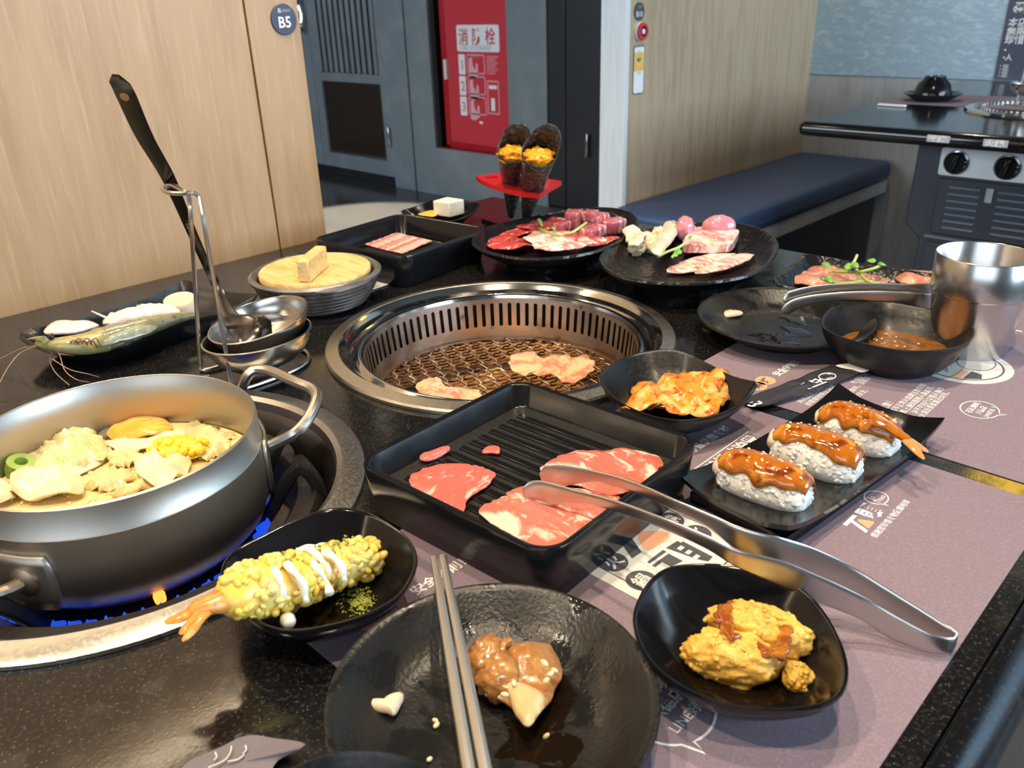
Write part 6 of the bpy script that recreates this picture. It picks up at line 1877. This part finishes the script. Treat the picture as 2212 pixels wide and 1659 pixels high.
def sprout(stems, leaves, label, z0):
    t = thing('pea_sprout', label, 'sprout', P(*stems[0][0], z0))
    for st_ in stems:
        mesh('stem', tube(along([P(u, v, z0 + dz) for (u, v), dz in zip(st_, (0.0, 0.006, 0.010, 0.012, 0.012))], 16), [0.0017]*15 + [0.0008], 8), M['sprout_green'], t, sharp=None)
    for (u, v, w_, h_, a, dz) in leaves:
        pts = []
        for k in range(10):
            b = 2*math.pi*k/10
            du, dv = w_*math.cos(b), h_*math.sin(b)
            pts.append(P(u + du*math.cos(a) - dv*math.sin(a), v + du*math.sin(a) + dv*math.cos(a), z0 + dz))
        mesh('leaf', slab(smooth(pts, 24), 0.0008, 4, 0.002, 120, u, 0.5, 0.002), M['sprout_leaf'], t, sharp=None)
    return t
sprout([[(1165, 495), (1180, 500), (1200, 508), (1218, 508)], [(1218, 508), (1240, 500), (1268, 480)], [(1172, 490), (1166, 478), (1162, 474)]], [(1166, 480, 8, 4, 1.0, 0.012), (1195, 496, 5, 3, 0.6, 0.010)], 'curved green pea sprout lying across the beef slices', 0.030)
# ------------------------------------------------------------------ offal platter
ZP2 = 0.013
for i, (u, v, rx, ry, rz_, a, lb) in enumerate(((1375, 535, 0.016, 0.010, 0.010, 0.6, 'yellowish folded tripe at the left of the round platter'), (1400, 525, 0.018, 0.010, 0.012, 0.9, 'curled white intestine piece behind the tripe'), (1420, 512, 0.012, 0.009, 0.012, 0.4, 'small pale intestine ring among the offal'))):
    mesh('offal_piece', blob(P(u, v, ZP2 + 0.010), (rx, ry, rz_), a, 30, 20, 0.45, 2.3, i*3.1 + 1, -0.8, 4), M['intestine'], None, sharp=None, label=lb, cat='offal')
cut('offal_slice', [(1405, 545), (1418, 515), (1440, 490), (1455, 484), (1465, 500), (1455, 525), (1432, 552), (1415, 558)], ZP2 + 0.012, 0.006, 'intestine', 'upright oval intestine slice in the middle of the offal', amp=0.004, dome=0.004, n=44)
cut('offal_slice', [(1345, 505), (1356, 494), (1375, 500), (1395, 512), (1385, 530), (1365, 540), (1352, 525)], ZP2 + 0.018, 0.004, 'intestine', 'frilled white tripe tip over the platter rim', amp=0.006, n=40, rag=0.2)
lump('heart_piece', 1480, 495, ZP2 + 0.018, (0.014, 0.012, 0.017), 0.4, 'heart_meat', 'upright pink heart piece behind the offal', 'offal', 0.10, 1.6, 2)
lump('heart_piece', 1553, 488, ZP2 + 0.020, (0.021, 0.013, 0.014), -0.9, 'heart_meat', 'large rounded pink heart piece at the back of the platter', 'offal', 0.10, 1.6, 5)
cut('belly_slab', [(1474, 540), (1490, 520), (1510, 504), (1560, 503), (1594, 508), (1590, 530), (1575, 546), (1520, 548), (1482, 550)], ZP2 + 0.004, 0.012, 'belly_pink', 'thick striped pork belly slab with sesame', seed=3, amp=0.002, n=50, edge=0.9, rag=0.02)
cut('belly_slice', [(1438, 588), (1460, 575), (1500, 560), (1545, 552), (1590, 552), (1560, 566), (1520, 582), (1490, 592), (1455, 592)], ZP2, 0.004, 'belly_pink', 'thin pork belly slice at the front of the round platter', seed=5, n=50)
cut('belly_slice', [(1500, 592), (1530, 576), (1570, 560), (1600, 553), (1626, 556), (1605, 572), (1560, 588), (1520, 595)], ZP2 + 0.002, 0.004, 'belly_pink', 'second thin pork belly slice overlapping at the front right', seed=8, n=50)
cut('offal_scrap', [(1323, 536), (1330, 536), (1336, 545), (1328, 545)], 0.022, 0.003, 'fat_scrap', 'tiny pale scrap on the left rim of the round platter', n=20)
def ses2(rd):
    u, v = rd.choice([(rd.uniform(1500, 1570), rd.uniform(515, 530)), (rd.uniform(1480, 1560), rd.uniform(560, 578))])
    return P(u, v, ZP2 + (0.018 if v < 540 else 0.0065)), Vector((0, 0, 1))
mesh('sesame_seeds', grains(ses2, 50, 0.0010, 1.6, 9), M['sesame'], None, sharp=None, label='sesame seeds sprinkled on the pork belly', cat='seeds', kind='stuff')
sprout([[(1420, 556), (1440, 545), (1465, 535), (1480, 525)], [(1462, 548), (1455, 552), (1452, 556)]], [(1465, 546, 9, 5, 0.2, 0.006), (1460, 552, 7, 4, -0.5, 0.004), (1490, 515, 6, 3, -0.8, 0.014)], 'green pea sprout beside the offal on the round platter', 0.024)
# ------------------------------------------------------------------ marinated meat plate
cut('marinated_slice', [(1702, 610), (1725, 585), (1745, 570), (1775, 572), (1830, 590), (1880, 600), (1925, 612), (1880, 622), (1800, 624), (1740, 620)], 0.010, 0.004, 'marinated', 'marinated pork slice with sesame on the rectangular plate', amp=0.003, seed=4, n=60)
cut('marinated_slice', [(1935, 612), (1945, 600), (1985, 598), (2040, 606), (2030, 620), (1970, 622)], 0.010, 0.006, 'marinated', 'orange glazed meat piece behind the steel cup', amp=0.003, seed=7, n=40, dome=0.004)
sprout([[(1800, 586), (1850, 588), (1880, 582), (1905, 573)], [(1835, 580), (1845, 565), (1852, 550)], [(1850, 582), (1865, 600), (1885, 612), (1902, 610)], [(1775, 602), (1800, 610), (1830, 612), (1865, 608)]], [(1785, 576, 12, 5, 0.4, 0.010), (1832, 578, 10, 6, -0.3, 0.012), (1848, 575, 8, 6, 0.6, 0.014), (1882, 566, 10, 4, 0.1, 0.016), (1905, 574, 10, 4, 0.3, 0.012), (1790, 606, 12, 5, 0.5, 0.006), (1855, 611, 10, 4, 0.1, 0.004)], 'leafy pea sprouts heaped on the marinated pork', 0.020)

# ------------------------------------------------------------------ on the neighbouring table
def Q(u, v, z=0.0):
    return P(u, v, z)
t = thing('far_placemat', 'mauve placemat on the neighbouring table', 'placemat', Q(2010, 222))
mesh('sheet', poly([Vector((2.60, 0.62, T + 0.0004)), Vector((2.60, 1.005, T + 0.0004)), Vector((2.90, 1.005, T + 0.0004)), Vector((2.90, 0.62, T + 0.0004))], 0.0006), M['placemat'], t)
c = Q(2012, 218)
mesh('far_plate', lathe([(0.0001, 0.010), (0.05, 0.010), (0.078, 0.022), (0.080, 0.0205), (0.052, 0.004), (0.048, 0.0), (0.0001, 0.0)], c + Vector((0, 0, 0.0012)), 40, close0=False, close1=False), M['black_gloss'], None, label='black plate under an upturned bowl on the neighbouring table', cat='plate')
mesh('upturned_bowl', lathe([(0.0001, 0.052), (0.022, 0.052), (0.023, 0.058), (0.028, 0.058), (0.030, 0.050), (0.044, 0.036), (0.052, 0.012), (0.053, 0.0), (0.050, 0.0)], c + Vector((0, 0, 0.012)), 40, close0=False, close1=False), M['black_gloss'], None, label='upturned black bowl on the neighbouring table', cat='bowl')
gcn = Vector((2.60, 0.60, T))
fg = thing('far_grill', 'closed steel grill ring on the neighbouring table', 'grill', gcn)
mesh('ring', lathe([(0.135, 0.0012), (0.140, 0.004), (0.155, 0.009), (0.172, 0.007), (0.175, 0.0006)], gcn, 60, close0=False, close1=False), M['steel_polished'], fg)
for k in range(60):
    a = 2*math.pi*k/60
    d = Vector((math.cos(a), math.sin(a), 0))
    mesh('slot_bar', obox(gcn + d*0.1335 + Vector((0, 0, 0.0062)), d, (-d.y, d.x, 0), (0, 0, 1), 0.002, 0.006, 0.010), M['steel'], fg)
mesh('pan', lathe([(0.132, 0.0005), (0.06, 0.0008), (0.0001, 0.0008)], gcn, 48, close0=False), M['gap_black'], fg)
sc2 = Q(2172, 236)
sc2 = Vector((2.66, 0.66, T))
fs_ = thing('far_ladle_stand', 'steel ladle and drip cup in a wire stand on the neighbouring table', 'ladle stand', sc2)
q = P(2170, 216, 0.04)
cq_ = Vector((2.72, 0.66, T + 0.058))
mesh('drip_cup', tilted_bowl(cq_, Vector((0, 0, 1)), 0.050, 0.036, 0.001, 36), M['steel_polished'], fs_)
for y in (0.02, -0.04):
    mesh('upright', tube([cq_ + Vector((-0.02, y, -0.057)), cq_ + Vector((-0.015, y*0.8, 0.06)), cq_ + Vector((-0.005, y*0.6, 0.14))], 0.0025, 8), M['steel'], fs_)
mesh('foot', tube(circle(cq_ + Vector((0, 0, -0.055)), 0.045, 28), 0.0025, 8, closed=True), M['steel'], fs_)
mesh('handle', sweep([cq_ + Vector((0.0, 0.0, -0.02)), cq_ + Vector((-0.005, -0.005, 0.05)), cq_ + Vector((-0.004, -0.012, 0.12)), cq_ + Vector((-0.003, -0.02, 0.20))], [0.022, 0.012, 0.013, 0.012], 0.002, (0, 1, 0)), M['steel'], fs_)
c = Q(1953, 214)
mesh('far_cup', lathe([(0.0001, 0.003), (0.022, 0.003), (0.030, 0.03), (0.031, 0.029), (0.024, 0.0), (0.0001, 0.0)], Vector((2.94, 0.985, T + 0.0005)), 32, close0=False, close1=False), M['steel_polished'], None, label='small steel cup at the back of the neighbouring table', cat='cup')
a, b = Q(1898, 225, 0.004), Q(1956, 229, 0.004)
mesh('far_sleeve', obox((a + b)/2, (b - a), Vector((0, 0, 1)).cross(b - a), (0, 0, 1), (b - a).length, 0.014, 0.005), M['paper_white'], None, label='white chopstick sleeve at the edge of the neighbouring placemat', cat='chopstick sleeve', bevel=0.001)
